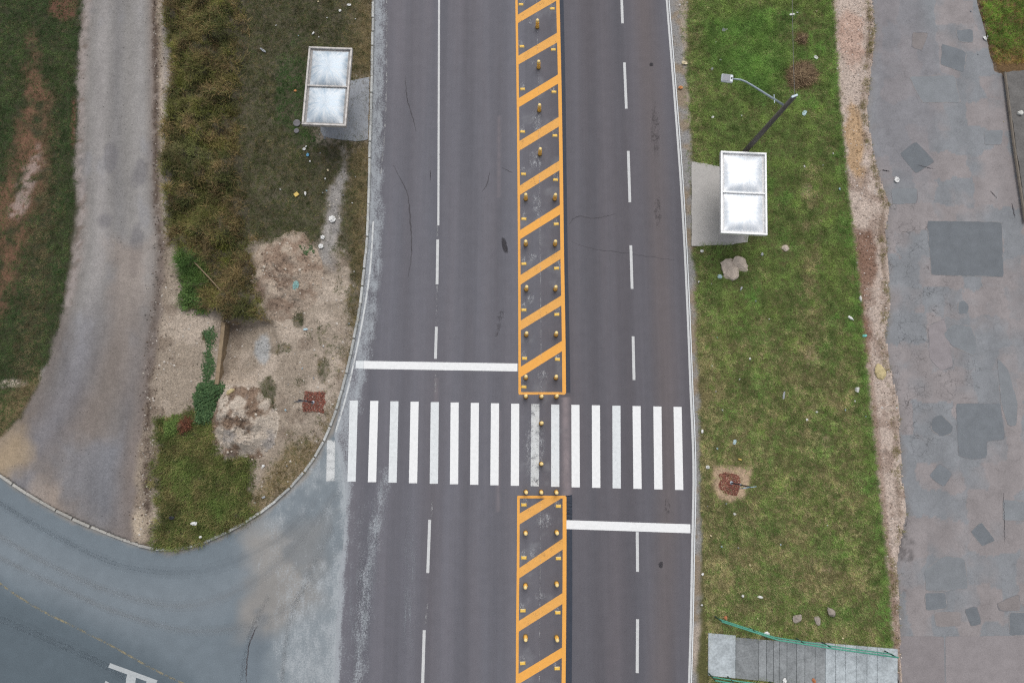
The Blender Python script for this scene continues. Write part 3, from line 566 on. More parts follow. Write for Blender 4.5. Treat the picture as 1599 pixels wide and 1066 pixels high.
    t = mixc(t, lin(134, 136, 144), 0.6 * pm([(95, 690), (200, 690), (198, 830), (150, 810), (90, 760)], X, Y, 1.4, .6, 1, 134, z)); t = mixc(t, lin(155, 142, 132), 0.6 * pm([(170, 380), (235, 380), (228, 620), (180, 620)], X, Y, 1.2, .5, 1, 135, z))
    low = sst((S(0, 430)[1] - Y) / 5.0)
    t = mixc(t, lin(117, 114, 115), .75 * low); t = mixc(t, lin(98, 94, 94), .5 * low * sst((fbm(X, Y * .6, 1.3, 137) - .52) * 6)); t = mixc(t, lin(146, 146, 150), .5 * sst((fbm(X, Y * .5, 1.5, 138) - .58) * 7)); t = mixc(t, lin(140, 128, 118), .6 * low * np.exp(-((u - .62) / .18) ** 2)); t = mixc(t, lin(136, 136, 142), .5 * low * np.exp(-((u - .3) / .12) ** 2))
    t = mixc(t, lin(172, 152, 124), 0.8 * pm([(-80, 640), (40, 650), (45, 728), (10, 745), (-80, 740)], X, Y, 1.4, .6, 1, 131, z)); t = mixc(t, lin(130, 134, 142), 0.55 * pm([(95, 690), (195, 690), (192, 830), (150, 810), (90, 760)], X, Y, 1.6, .6, 1, 134, z)); t = mixc(t, lin(166, 152, 140), 0.6 * pm([(60, 745), (95, 750), (90, 800), (45, 775)], X, Y, .9, .5, .8, 133, z))
    t = mixc(t, lin(128, 118, 110), .55 * sst(1 - u / .2)); t = mixc(t, lin(136, 122, 112), .5 * sst((u - .82) / .15))
    t = t * (0.82 + 0.36 * fbm(X, Y * 0.22, 0.5, 136))[:, None]
    # far verge
    g = np.tile(lin(62, 64, 44), (len(X), 1))
    red = pm([(52, 50), (78, 150), (74, 210), (64, 270), (45, 380), (15, 480), (-30, 520), (-30, 330), (18, 260), (44, 150)], X, Y, 1.3, .7, .9, 140, z); pale = np.clip(pm([(58, 225), (70, 255), (50, 290), (38, 345), (14, 338), (30, 285)], X, Y, .5, .3, .5, 141, z), 0, 1)
    topred = bm_(100, 10, 26, 26, X, Y, .6, .7, 142, z)
    g = mixc(g, lin(128, 94, 76), 0.8 * red * sst((fbm(X, Y, .6, 149) - .25) * 3)); g = mixc(g, lin(122, 84, 70), 0.7 * topred); g = mixc(g, lin(172, 154, 146), 0.75 * pale * sst((fbm(X, Y, .3, 147) - .3) * 4)); g = mixc(g, lin(178, 166, 152), bm_(18, 598, 24, 7, X, Y, .5, .5, 143, z)); g = mixc(g, lin(172, 168, 164), bm_(68, 588, 8, 14, X, Y, .5, .4, 144, z)); g = mixc(g, lin(140, 120, 90), 0.7 * pm([(-40, 640), (20, 620), (60, 580), (60, 610), (0, 690), (-40, 700)], X, Y, .7, .4, .6, 145, z)); g = mixc(g, lin(130, 84, 72), 0.8 * sst(1 - np.abs(xl - X - .15) / .2) * bm_(117, 190, 30, 40, X, Y, .2, .6, 146, z))
    col = c * ver[:, None] + t * trk[:, None] + g * far[:, None]
    rb = np.exp(-((X - edgeX([(241, -100), (243, 300), (251, 400), (236, 560), (230, 700), (232, 850)], Y, z) + .25 * (fbm(X, Y, .5, 155) - .5)) / np.interp(Y, [S(0, 400)[1], S(0, 340)[1]], [.30, .16])) ** 2)
    col = mixc(col, lin(88, 74, 64), np.interp(Y, [S(0, 420)[1], S(0, 330)[1]], [.45, .85]) * rb * sst((fbm(X, Y, .3, 156) - .22) * 4))
    lb = np.exp(-((X - xl - .25) / .25) ** 2) * (Y > S(0, 480)[1]); col = mixc(col, lin(172, 162, 158), .6 * lb * sst((fbm(X, Y, .25, 157) - .35) * 5)); col = mixc(col, lin(112, 96, 84), .5 * lb * sst((fbm(X, Y, .3, 158) - .55) * 6))
    # heights
    zz = np.full(X.shape, ZL) + ver * 0.05 * (r - 0.5) + far * (0.10 * (fbm(X, Y, 2.5, 150) - 0.4) * sst((xl - X) / 1.0)) + 0.02 * (r2 - .5)
    ins = sst(kd / 0.5)
    zz = ZL + (zz - ZL) * ins + ver * ins * (weeds * (.12 + .62 * sst((fbm(X, Y, .95, 151) - .36) * 3.2)) + 0.14 * lush * fbm(X, Y, 1.0, 152))
    zz = zz + rub * ver * 0.06 * r2 * ins
    xw = float(S(349, 550, 0)[0])
    dep = pit * (0.75 - 0.55 * sst((X - xw) / 2.3))
    zz = zz * (1 - pit) + pit * (ZL - dep)
    zz = np.where(kd < 0.03, np.minimum(zz, -0.25), zz)
    # grass
    pat = 1 - sst((fbm(X, Y, 0.45, 160) - 0.62) * 8)
    dens = dict(weeds=weeds * ver, short=np.clip(short * (1 - 0.95 * path) * (0.55 + .45 * pat) + dryk * 0.7 + odd * 0.8 + .75 * kdry * sst((fbm(X, Y, .5, 118) - .3) * 4) + .35 * sst((fbm(X, Y, .7, 119) - .62) * 9) * (1 - path), 0, 1) * (1 - weeds) * ver * (1 - pit), lush=lush * ver, creep=creep,
                far=far * np.clip(1 - 1.0 * sst((red - .15 + 1.1 * (fbm(X, Y, .5, 148) - .5)) * 1.6) * .62 - 0.3 * pale - .45 * topred, 0.16, 1) * (0.5 + 0.5 * pat))
    aux = dict(rb=rb, gx=X, gy=Y, kdry=kdry, dryk=dryk, odd=odd, trk=trk, ver=ver, far=far, kd=kd, path=path, gs=gs, rub=rub, pit=pit, red=red, u=u)
    return col, zz, dens, aux
lx, ly, lf = grid(-37, float(S(592, 0, ZL)[0]) + 0.3, -15.0, 29.5, STEP)
lcol, lz, ldens, laux = left_fields(lx, ly)
LV = np.stack([lx, ly, lz], 1)
fc = lf[:, 0]; cls = np.where(laux['far'][fc] > .5, 0, np.where(laux['trk'][fc] > .5, 1, 2)); keep = laux['kd'][lf].max(1) > -0.25
for k, nm, mt in ((0, 'far_verge', M_SOIL), (1, 'dirt_track', M_TRACK), (2, 'left_verge', M_SOIL)):
    f = lf[(cls == k) & keep]; us, inv = np.unique(f, return_inverse=True)
    tag(link(nm, mesh_np(nm, LV[us], inv.reshape(f.shape), lcol[us], True, mt)), kind='structure')

# ------------------------------------------------------------------ the land right of the road
SAND = [(1112, 728), (1140, 724), (1172, 730), (1172, 752), (1160, 776), (1140, 784), (1122, 778), (1114, 758)]
DITCH_Y = 1000
def right_fields(X, Y):
    xe = edgeX(ROAD_R, Y); xg = edgeX([(1058, -420), (1074, 0), (1072, 100), (1080, 240), (1082, 390), (1088, 500), (1091, 600), (1093, 700), (1094, 800), (1095, 900), (1092, 1000), (1087, 1066), (1080, 1300)], Y); xv = edgeX(VERGE_R, Y); xs = edgeX(STR_L, Y); xr = edgeX(STR_R, Y)
    j = 0.3 * (fbm(X, Y, 0.6, 201) - .5)
    sh = sst((xg - X + j) / 0.25 + .5); ver = (1 - sh) * sst((xv - X + 0.5 * j) / 0.25 + .5); cor = sst((X - xr + j) / 0.3 + .5) ; pat = np.clip(1 - sh - ver - cor, 0, 1)
    s = np.tile(lin(150, 148, 146), (len(X), 1)); s = mixc(s, lin(150, 136, 118), sst((fbm(X, Y, 0.8, 202) - .45) * 5)); s = mixc(s, lin(172, 160, 146), sst((Y - S(0, 240)[1]) / 2) * sst((X - xe - .45) / .3)); s = mixc(s, lin(178, 165, 152), bm_(1092, 1010, 12, 40, X, Y, .4, .6, 203))
    g = np.tile(lin(92, 92, 56), (len(X), 1)); brown = sst((fbm(X, Y, 1.3, 204) - .5) * 5); g = mixc(g, lin(112, 104, 70), 0.6 * brown)
    dryc = sst(1 - np.abs(X - edgeX([(1268, 250), (1262, 450), (1262, 650)], Y)) / 0.9) * sst((S(0, 230)[1] - Y) / 2) * sst((Y - S(0, 720)[1]) / 2) * sst((fbm(X, Y, .7, 205) - .36) * 5)
    south = sst((S(0, 430)[1] - Y) / 6)
    kb = sst(1 - (X - xg) / 1.4) * (0.6 + .4 * south)
    dry = np.clip(0.36 * south + 0.30 * brown * (0.35 + 0.65 * south) + 0.65 * dryc + 0.45 * kb, 0, 1)
    edge = sst(1 - (xv - X) / 1.1)
    dry = dry * (1 - 0.85 * edge); lushn = pm([(1100, 40), (1200, 20), (1230, 100), (1190, 160), (1130, 120)], X, Y, 1.5, .6, 1, 206)
    sand = pm(SAND, X, Y, .3, .2, .5, 207); dead = np.clip(bm_(1250, 118, 26, 24, X, Y, .4, .6, 208) + .8 * bm_(1252, 62, 13, 14, X, Y, .5, .5, 209), 0, 1)
    under = pm([(1128, 330), (1200, 330), (1215, 385), (1165, 388)], X, Y, .5, .2, .5, 210) * .6
    g = mixc(g, lin(182, 158, 132), sand); g = mixc(g, lin(112, 92, 70), dead)
    for q in ((1226, 388, 9, 6), (1262, 300, 10, 12), (1266, 560, 10, 10), (1290, 690, 8, 8), (1270, 880, 6, 6), (1290, 888, 8, 5)): g = mixc(g, lin(168, 148, 122), .8 * bm_(*q, X, Y, .5, .5, 211 + q[0]))
    p = np.tile(lin(196, 180, 168), (len(X), 1)); p = mixc(p, lin(166, 148, 136), sst((fbm(X, Y, .7, 220) - .5) * 5)); p = mixc(p, lin(192, 158, 140), 0.6 * bm_(1330, 60, 22, 50, X, Y, .5, .7, 221)); p = mixc(p, lin(184, 152, 112), 0.8 * bm_(1336, 225, 16, 60, X, Y, .5, .7, 222)); red = pm([(1332, 355), (1362, 360), (1368, 430), (1352, 480), (1362, 520), (1352, 560), (1340, 500)], X, Y, .5, .35, .5, 223); p = mixc(p, lin(128, 96, 78), .85 * red)
    p = mixc(p, lin(130, 112, 96), 0.7 * sst(1 - np.abs(X - xs + .18) / .3) * sst((fbm(X, Y, .6, 224) - .4) * 5)); p = mixc(p, lin(140, 115, 100), 0.6 * sst(1 - np.abs(X - xv - .15) / .25) * sst((S(0, 540)[1] - Y)))
    k = np.tile(lin(110, 88, 60), (len(X), 1))
    col = s * sh[:, None] + g * ver[:, None] + p * pat[:, None] + k * cor[:, None]
    zz = 0.0 + 0.035 * sst((X - xg) / .6) + ver * .05 * (fbm(X, Y, 1.5, 230) - .4) * sst((X - xg) / .6) + .012 * (fbm(X, Y, .25, 231) - .5) + pat * (.012 + .03 * sst((X - xs + .35) / .3) * fbm(X, Y, .4, 232))
    zz = zz - 0.06 * sst(1 - (X - xe) / .06) 
    zz = np.where(X > xs + .12, np.where(X < xr + .1, -0.05, 0.09), zz)
    padm = sdist(W([(1080, 255), (1163, 268), (1163, 381), (1080, 381)]), X, Y) < 0
    bridge = sdist(W([(1110, 992), (1400, 1017), (1402, 1078), (1190, 1058), (1110, 1050)]), X, Y)
    rough = 1 - sst((fbm(X, Y, .45, 160) - 0.62) * 8) * .5
    dens = np.clip(ver * (1 - .92 * sand - .55 * dead) * rough * (1 - .6 * under), 0, 1) * (~padm) * (bridge > .02)
    dens = np.maximum(dens, .9 * cor * (Y > S(0, 100)[1]))
    shd = sh * sst((X - xe - .25) / .2) * .18
    shd = np.maximum(shd, .5 * pat * np.exp(-((X - xs + .12) / .16) ** 2) * sst((fbm(X, Y, .5, 234) - .42) * 6))
    dens = np.maximum(dens, shd)
    zz = np.where(bridge < 0, -0.35, zz)
    return col, zz, dens, dict(dry=dry, edge=edge, lushn=lushn, cor=cor, ver=ver, pat=pat, sh=sh, dead=dead, sand=sand, red=red, xe=xe, xs=xs)
rx, ry, rf = grid(float(S(1020, -420)[0]) - 1.0, 38, -15, 29.5, STEP)
rcol, rz, rdens, raux = right_fields(rx, ry)
RV = np.stack([rx, ry, rz], 1); fc = rf[:, 0]
keep = (rx[rf].max(1) > (raux['xe'][rf].min(1) - .1))
xs_ = edgeX(STR_L, ry); xr_ = edgeX(STR_R, ry); under_street = (rx > xs_ + .4) & (rx < xr_ - .4); keep &= ~(under_street[rf].all(1))
cls = np.where(raux['cor'][fc] > .5, 3, np.where(raux['ver'][fc] > .5, 1, np.where(raux['sh'][fc] > .5, 0, 2)))
for k, nm, mt in ((0, 'road_shoulder', M_SOIL), (1, 'right_verge', M_SOIL), (2, 'gravel_path', M_SOIL), (3, 'street_verge', M_SOIL)):
    f = rf[(cls == k) & keep]; us, inv = np.unique(f, return_inverse=True)
    tag(link(nm, mesh_np(nm, RV[us], inv.reshape(f.shape), rcol[us], True, mt)), kind='structure')
# the wider ground beyond, one sheet with a gap only where the detailed land lies
R = 600; x0, x1, y0, y1 = -36.5, 37.5, -14.6, 29.2
gv = [(-R, -R, -.06), (R, -R, -.06), (R, R, -.06), (-R, R, -.06), (x0, y0, -.06), (x1, y0, -.06), (x1, y1, -.06), (x0, y1, -.06)]
me = bpy.data.meshes.new('ground'); me.from_pydata(gv, [], [(0, 1, 5, 4), (1, 2, 6, 5), (2, 3, 7, 6), (3, 0, 4, 7)]); me.update()
a = me.attributes.new('Col', 'FLOAT_COLOR', 'POINT'); a.data.foreach_set('color', np.tile(np.append(lin(92, 90, 60), 1), 8).astype(np.float32)); me.materials.append(M_SOIL)
tag(link('ground', me), kind='structure')

# ------------------------------------------------------------------ grass, weeds and stones (nobody could count them)
def sample(fields, box, per_m2, key, seed):
    rng = np.random.default_rng(seed); x0, x1, y0, y1 = box; n = int((x1 - x0) * (y1 - y0) * per_m2)
    X = rng.uniform(x0, x1, n); Y = rng.uniform(y0, y1, n); r = fields(X, Y); d = key(r); k = rng.random(n) < d
    return X[k], Y[k], [q[k] if isinstance(q, np.ndarray) else {a: b[k] for a, b in q.items()} for q in r]
def blades(name, X, Y, Z, nb, L, C, spread, width, lean, label, cat, seed=1, jit=0.35, seg=1):
    rng = np.random.default_rng(seed); N = len(X); n = N * nb
    rep = lambda a: np.repeat(np.broadcast_to(a, (N,)), nb)
    az = rng.uniform(0, 2 * math.pi, n); r = rep(spread) * np.sqrt(rng.random(n)); a2 = rng.uniform(0, 2 * math.pi, n)
    bx = rep(X) + r * np.cos(a2); by = rep(Y) + r * np.sin(a2); bz = rep(Z) - 0.015
    ll = rep(L) * rng.uniform(.55, 1.3, n); le = np.clip(rep(lean) * rng.uniform(.5, 1.35, n), 0, .97)
    h = ll * np.sqrt(1 - le ** 2); w = rep(width) * rng.uniform(.6, 1.3, n) / 2
    dx, dy = np.cos(az) * ll * le, np.sin(az) * ll * le; px, py = -np.sin(az) * w, np.cos(az) * w
    C = np.repeat(C, nb, 0) * (1 + jit * (rng.random((n, 1)) * 2 - 1)); C = np.clip(C, 0.004, 1)
    if seg == 1:
        V = np.stack([np.stack([bx - px, by - py, bz], 1), np.stack([bx + px, by + py, bz], 1), np.stack([bx + dx, by + dy, bz + h], 1)], 1).reshape(-1, 3); F = np.arange(3 * n).reshape(-1, 3); Cc = np.repeat(C, 3, 0)
    else:
        mx, my, mz = bx + dx * .42, by + dy * .42, bz + h * .68
        V = np.stack([np.stack([bx - px, by - py, bz], 1), np.stack([bx + px, by + py, bz], 1), np.stack([mx + px * .8, my + py * .8, mz], 1), np.stack([mx - px * .8, my - py * .8, mz], 1), np.stack([bx + dx, by + dy, bz + h * .92], 1)], 1).reshape(-1, 3)
        b = np.arange(n)[:, None] * 5; F = np.concatenate([b + np.array([[0, 1, 2]]), b + np.array([[0, 2, 3]]), b + np.array([[3, 2, 4]])]); Cc = np.repeat(C, 5, 0)
    o = link(name, mesh_np(name, V, F, Cc, False, M_GRASS)); return tag(o, label, cat, kind='stuff')
def gcol(X, Y, dryness, g1, g2, d1, d2, seed):
    n1 = fbm(X, Y, .8, seed); n2 = RNG.random(len(X)); gm = sst((n1 - .3) * 2.2)
    green = mixc(np.tile(g1, (len(X), 1)), g2, gm); dry = mixc(np.tile(d1, (len(X), 1)), d2, n2)
    k = (RNG.random(len(X)) < np.clip(dryness, 0, 1)).astype(float) * .85 + .1
    return mixc(green, dry, k) if False else green * (1 - k[:, None]) + dry * k[:, None]
GB = 1.75      # blades stand above shaded soil: reflectance of the leaf itself
def clump(X, Y, seed, a=.35): return (1 + a * 2 * (fbm(X, Y, .32, seed, 3) - .5) * 1.6)[:, None]
GR = GB * 1.38
RB = (float(S(1060, -40)[0]), 22.5, -13.0, 27.5)
X, Y, (c_, z_, d_, a_) = sample(right_fields, RB, 150, lambda r: r[2] * (r[3]['cor'] < .5), 1)
C = gcol(X, Y, a_['dry'] * (.55 + .9 * fbm(X, Y, .35, 340)), lin(86, 108, 56) * GR, lin(104, 124, 64) * GR, lin(152, 142, 108) * GR, lin(120, 112, 80) * GR, 300)
k = .5 * np.clip(a_['lushn'] + .7 * a_['edge'] + sst((fbm(X, Y, 1.6, 341) - .56) * 7) * (1 - a_['dry']), 0, 1)
C = mixc(C, lin(90, 126, 60) * GR, k * (.5 + fbm(X, Y, .3, 342))) * clump(X, Y, 343, .45)
C = mixc(C, lin(122, 100, 72) * 1.5, .8 * a_['dead']); C = mixc(C, lin(138, 120, 88) * 1.5, .8 * sst((a_['pat'] - .3) * 4))
blades('verge_grass', X, Y, z_, 10, .13 + .08 * fbm(X, Y, .9, 301) + .03 * a_['edge'] + .12 * a_['lushn'] + .07 * sst((Y - S(0, 240)[1]) / 3) * fbm(X, Y, .6, 349), C, .07, .016, .86, 'short green and straw-dry grass covering the verge between road and patched street', 'grass', 11, .22)
X, Y, (c_, z_, d_, a_) = sample(right_fields, (float(S(1525, 60)[0]), 34, float(S(0, 115)[1]), 28), 110, lambda r: r[2] * (r[3]['cor'] > .5), 2)
C = gcol(X, Y, .12 + .75 * sst((S(0, 72)[1] - Y) / 1.0), lin(76, 108, 44) * GR, lin(98, 128, 54) * GR, lin(140, 114, 70) * GR, lin(120, 100, 62) * GR, 302) * clump(X, Y, 344, .5)
blades('corner_grass', X, Y, z_, 12, .19, C, .09, .018, .8, 'bright green grass in the top right corner beside the patched street', 'grass', 12, .22)
LB_ = (-34, float(S(592, 0, ZL)[0]), -9, 27.5)
X, Y, (c_, z_, d_, a_) = sample(left_fields, (float(S(330, 0, ZL)[0]), LB_[1], LB_[2], 27.5), 150, lambda r: r[2]['short'], 3)
C = gcol(X, Y, .12 + .62 * np.maximum(a_['kdry'], a_['dryk']) + .12 * sst((fbm(X, Y, 1.1, 310) - .5) * 5), lin(66, 78, 46) * GB, lin(84, 92, 60) * GB, lin(140, 124, 90) * GB, lin(108, 98, 70) * GB, 303)
C = mixc(C, lin(56, 92, 46) * GB, .7 * (bm_(455, 130, 28, 80, X, Y, .6, .9, 311, ZL) + .9 * bm_(482, 205, 34, 28, X, Y, .6, .9, 312, ZL)).clip(0, 1)) * clump(X, Y, 345, .45)
blades('shelter_grass', X, Y, z_, 10, .11 + .06 * fbm(X, Y, 1.2, 304), C, .07, .016, .85, 'short dull green grass around the left bus shelter', 'grass', 13, .22)
X, Y, (c_, z_, d_, a_) = sample(left_fields, (-35, float(S(150, 0, ZL)[0]), -2, 27.5), 130, lambda r: r[2]['far'], 4)
mid = sst(1 - np.abs(X - edgeX([(62, 0), (72, 300), (60, 450), (40, 560)], Y, ZL)) / 1.1)
C = gcol(X, Y, .06 + .6 * mid * sst((S(0, 120)[1] - Y) / 3) + .25 * a_['red'], lin(56, 82, 46) * GB, lin(74, 94, 54) * GB, lin(124, 110, 84) * GB, lin(102, 94, 68) * GB, 305) * clump(X, Y, 346, .45)
blades('field_grass', X, Y, z_, 10, .14, C, .08, .018, .84, 'dark green grass with red earth showing through along the far left', 'grass', 14, .22)
X, Y, (c_, z_, d_, a_) = sample(left_fields, (float(S(250, 0, ZL)[0]), float(S(450, 500, ZL)[0]), float(S(0, 510)[1]), 27.5), 62, lambda r: r[2]['weeds'] * np.clip(.25 + 1.6 * sst((fbm(r[1] * 0 + r[3]['gx'], r[3]['gy'], .7, 350) - .32) * 4), 0, 1), 5)
lump = fbm(X, Y, .8, 320); br_ = sst((fbm(X, Y, .75, 321) - .42) * 5)
C = gcol(X, Y, .15 + .60 * br_, lin(66, 74, 40) * GB, lin(96, 98, 54) * GB, lin(132, 114, 78) * GB, lin(88, 76, 56) * GB, 306)
C = mixc(C, lin(112, 116, 52) * GB, .65 * sst((fbm(X, Y, .9, 322) - .57) * 9) * (1 - .6 * br_)); C = mixc(C, lin(60, 96, 46) * GB, .7 * bm_(300, 440, 26, 50, X, Y, .4, .8, 323, ZL)); C = mixc(C, lin(88, 92, 62) * GB, .6 * bm_(300, 240, 34, 24, X, Y, .4, .8, 324, ZL)); C = C * clump(X, Y, 347, .55)
blades('tall_weeds', X, Y, z_, 14, .24 + .40 * lump, C, .16, .021, .86, 'tall tangled olive and brown weeds between dirt track and mown verge', 'weeds', 15, .3, 2)
X, Y, (c_, z_, d_, a_) = sample(left_fields, (float(S(235, 0, ZL)[0]), float(S(410, 700, ZL)[0]), -9, float(S(0, 630)[1])), 90, lambda r: r[2]['lush'], 6)
C = gcol(X, Y, .25 + .35 * sst((fbm(X, Y, .7, 330) - .45) * 6), lin(76, 88, 46) * GB, lin(98, 112, 58) * GB, lin(132, 124, 82) * GB, lin(104, 98, 64) * GB, 307)
C = mixc(C, lin(92, 120, 58) * GB, .35 * (bm_(345, 790, 26, 24, X, Y, .5, .8, 351, ZL) + bm_(290, 745, 20, 30, X, Y, .5, .8, 352, ZL)).clip(0, 1)) * clump(X, Y, 348, .5)
blades('corner_weeds', X, Y, z_, 13, .22 + .22 * fbm(X, Y, .9, 331), C, .13, .018, .82, 'knee-high green weeds filling the kerb corner below the dirt heap', 'weeds', 16, .3, 2)
# stones
def stones(name, X, Y, Z, R, C, label, seed=1, parent=None):
    rng = np.random.default_rng(seed); n = len(X); a = rng.uniform(0, 2 * math.pi, n)
    base = np.array([[1, 0, 0], [0, 1, 0], [-1, 0, 0], [0, -1, 0], [0, 0, .7], [0, 0, -.7]], float)
    V = base[None] * (1 + .45 * (rng.random((n, 6, 3)) - .5)) + .25 * (rng.random((n, 6, 3)) - .5)
    V[:, :, 0] *= rng.uniform(.7, 1.4, n)[:, None]; V = V * R[:, None, None]
    ca, sa = np.cos(a)[:, None], np.sin(a)[:, None]; x = V[:, :, 0] * ca - V[:, :, 1] * sa; y = V[:, :, 0] * sa + V[:, :, 1] * ca
    V = np.stack([x + X[:, None], y + Y[:, None], V[:, :, 2] + Z[:, None] + R[:, None] * .15], -1).reshape(-1, 3)
    f = np.array([[0, 1, 4], [1, 2, 4], [2, 3, 4], [3, 0, 4], [1, 0, 5], [2, 1, 5], [3, 2, 5], [0, 3, 5]]); F = (np.arange(n)[:, None, None] * 6 + f).reshape(-1, 3)
    o = link(name, mesh_np(name, V, F, np.repeat(C, 6, 0), False, M_STONE), parent)
    return tag(o, label, 'gravel' if label else None, kind='stuff')
def stcol(n, seed, base, var=.35):
    rng = np.random.default_rng(seed); return np.clip(np.array(base)[None] * (1 + var * (rng.random((n, 1)) * 2 - 1)) * (1 + .08 * (rng.random((n, 3)) - .5)), 0.02, .8)
def srad(n, seed, lo=.008, hi=.05): rng = np.random.default_rng(seed); return lo + (hi - lo) * rng.random(n) ** 4
X, Y, (c_, z_, d_, a_) = sample(left_fields, (-31, -6, -9.5, 27.5), 60, lambda r: r[3]['ver'] * (r[3]['kd'] > .1) * np.clip(1 - r[3]['gs'], 0, 1) * (.35 + .65 * sst((fbm(r[0][:, 0] * 0 + 0, r[1], 1, 1)))) , 7)
C = c_ * (.75 + .7 * RNG.random((len(X), 1))); C[RNG.random(len(X)) < .16] = lin(214, 206, 196)
stones('loose_stones', X, Y, z_, srad(len(X), 21, .010, .058), C, 'loose pale stones strewn over the bare earth left of the road', 21)
X, Y, (c_, z_, d_, a_) = sample(left_fields, (-31, -18, -9.5, 27.5), 34, lambda r: r[3]['trk'] * np.clip(.18 + np.exp(-((r[3]['u'] - .52) / .1) ** 2) * .5 + sst((.14 - r[3]['u']) / .1) + sst((r[3]['u'] - .86) / .1), 0, 1), 8)
C = c_ * (.72 + .7 * RNG.random((len(X), 1)))
stones('track_gravel', X, Y, z_, srad(len(X), 22, .008, .042), C, 'fine grey gravel scattered along the dirt track', 22)
X, Y, (c_, z_, d_, a_) = sample(right_fields, (15, 22, -13, 27.5), 190, lambda r: r[3]['pat'] * (r[1] > -.02), 9)
C = c_ * (.62 + .85 * RNG.random((len(X), 1))); C[RNG.random(len(X)) < .09] = lin(226, 216, 208)
stones('path_gravel', X, Y, z_, srad(len(X), 23, .010, .055), C, 'pinkish gravel of the footway between verge and patched street', 23)
X, Y, (c_, z_, d_, a_) = sample(right_fields, (7.5, 11, -13, 27.5), 170, lambda r: r[3]['sh'] * (r[1] > -.02) * .8, 10)
C = c_ * (.75 + .5 * RNG.random((len(X), 1)))
stones('shoulder_gravel', X, Y, z_, srad(len(X), 24, .006, .028), C, 'grey grit along the right edge of the road', 24)
X, Y, (c_, z_, d_, a_) = sample(left_fields, (-28, -17, -9.5, 27.5), 120, lambda r: np.clip(r[3]['rb'] * .9 + .25 * r[3]['ver'] * (1 - r[3]['gs']) * sst(1 - (r[3]['gx'] - edgeX([(250, 0), (262, 400), (250, 850)], r[3]['gy'], ZL)) / 1.0), 0, 1) * (r[3]['kd'] > .15), 12)
C = c_ * (.55 + .8 * RNG.random((len(X), 1))); k = RNG.random(len(X)); C[k < .14] = lin(196, 188, 178); C[k > .75] = lin(104, 90, 80)
stones('rubble_row', X, Y, z_, srad(len(X), 25, .014, .062), C, 'row of brown and grey rubble along the right margin of the dirt track', 25)
X, Y, (c_, z_, d_, a_) = sample(left_fields, (-19, -7, -8, 13), 26, lambda r: r[3]['ver'] * (1 - r[3]['gs']) * (r[3]['kd'] > .2) * sst((fbm(r[3]['gx'], r[3]['gy'], 1.2, 180) - .3) * 4), 13)
C = c_ * (.6 + .8 * RNG.random((len(X), 1))); k = RNG.random(len(X)); C[k < .22] = lin(212, 204, 194)
stones('clods', X, Y, z_, srad(len(X), 26, .016, .075), C, 'clods and pebbles on the bare earth round the dug pit', 26)

# ------------------------------------------------------------------ kerb, stone by stone
M_KERB = ground_mat('kerb_concrete', 14, 0.20, 3, 0.15, 0.4, 0.01)
kerb = empty('kerb', S3(505, 690, 0)); tag(kerb, 'pale concrete kerb curving round the corner left of the road', 'kerb')
kw = W(KERB[1:], 0.06); kl = np.concatenate([[0], np.cumsum(np.hypot(*np.diff(kw, axis=0).T))])
kt = np.arange(0, kl[-1], 0.05)
kx = np.interp(kt, kl, kw[:, 0]); ky = np.interp(kt, kl, kw[:, 1])
ker = np.ones(41) / 41
kxs = np.convolve(np.pad(kx, 20, 'edge'), ker, 'valid'); kys = np.convolve(np.pad(ky, 20, 'edge'), ker, 'valid')
p = 0.0; rk = random.Random(3); i = 0
while p < kl[-1] - 1.2:
    L = rk.uniform(.78, 1.02); a = int(p / .05); b = int((p + L - .025) / .05)
    A = Vector((kxs[a], kys[a], 0)); B = Vector((kxs[b], kys[b], 0)); C = (A + B) / 2; d = B - A; rz = math.atan2(d.y, d.x)
    late = p > kl[18]; nrm = Vector((d.y, -d.x, 0)).normalized()
    C = C + nrm * rk.uniform(-.012, .012)
    sunk = late and 19 < np.interp(p, kl, np.arange(len(kl))) < 21
    h = (.075 if sunk else .135) + rk.uniform(-.012, .012)
    me = MB().box((0, 0, 0), (d.length - rk.uniform(.004, .022), .125, h + .1), 0, .012, Matrix.Identity(4)).mesh('kerb_stone', mat=M_KERB)
    base = lin(200, 202, 200) if not late else lin(182, 180, 174)
    c = base * rk.uniform(.78, 1.12); at = me.attributes.new('Col', 'FLOAT_COLOR', 'POINT'); at.data.foreach_set('color', np.tile(np.append(c, 1), len(me.vertices)).astype(np.float32))
    o = link('kerb_stone', me, kerb); o.location = C - kerb.location + Vector((0, 0, (h - .1) / 2)); o.rotation_euler = (rk.uniform(-.02, .02), rk.uniform(-.01, .01), rz + rk.uniform(-.008, .008))
    p += L

# ------------------------------------------------------------------ bus shelters and their pads
def pad(pts, col, label, z, seed):
    w = W(pts, z); q = []
    for i in range(len(w)):
        a, b = w[i], w[(i + 1) % len(w)]; n = max(2, int(np.hypot(*(b - a)) / .12))
        for k in range(n): q.append(a + (b - a) * k / n)
    q = np.array(q); q += .10 * (np.stack([fbm(q[:, 0], q[:, 1], .35, seed), fbm(q[:, 0], q[:, 1], .35, seed + 5)], 1) - .5)
    n = len(q); vs = [(x, y, z) for x, y in q] + [(x, y, z - .12) for x, y in q]
    me = bpy.data.meshes.new('concrete_pad'); me.from_pydata(vs, [], [tuple(range(n))] + [(i, n + i, n + (i + 1) % n, (i + 1) % n) for i in range(n)]); me.update()
    if me.polygons[0].normal.z < 0: me.flip_normals()
    at = me.attributes.new('Col', 'FLOAT_COLOR', 'POINT'); at.data.foreach_set('color', np.tile(np.append(col, 1), len(vs)).astype(np.float32)); me.materials.append(M_PAD)
    return tag(link('concrete_pad', me), label, 'concrete pad')
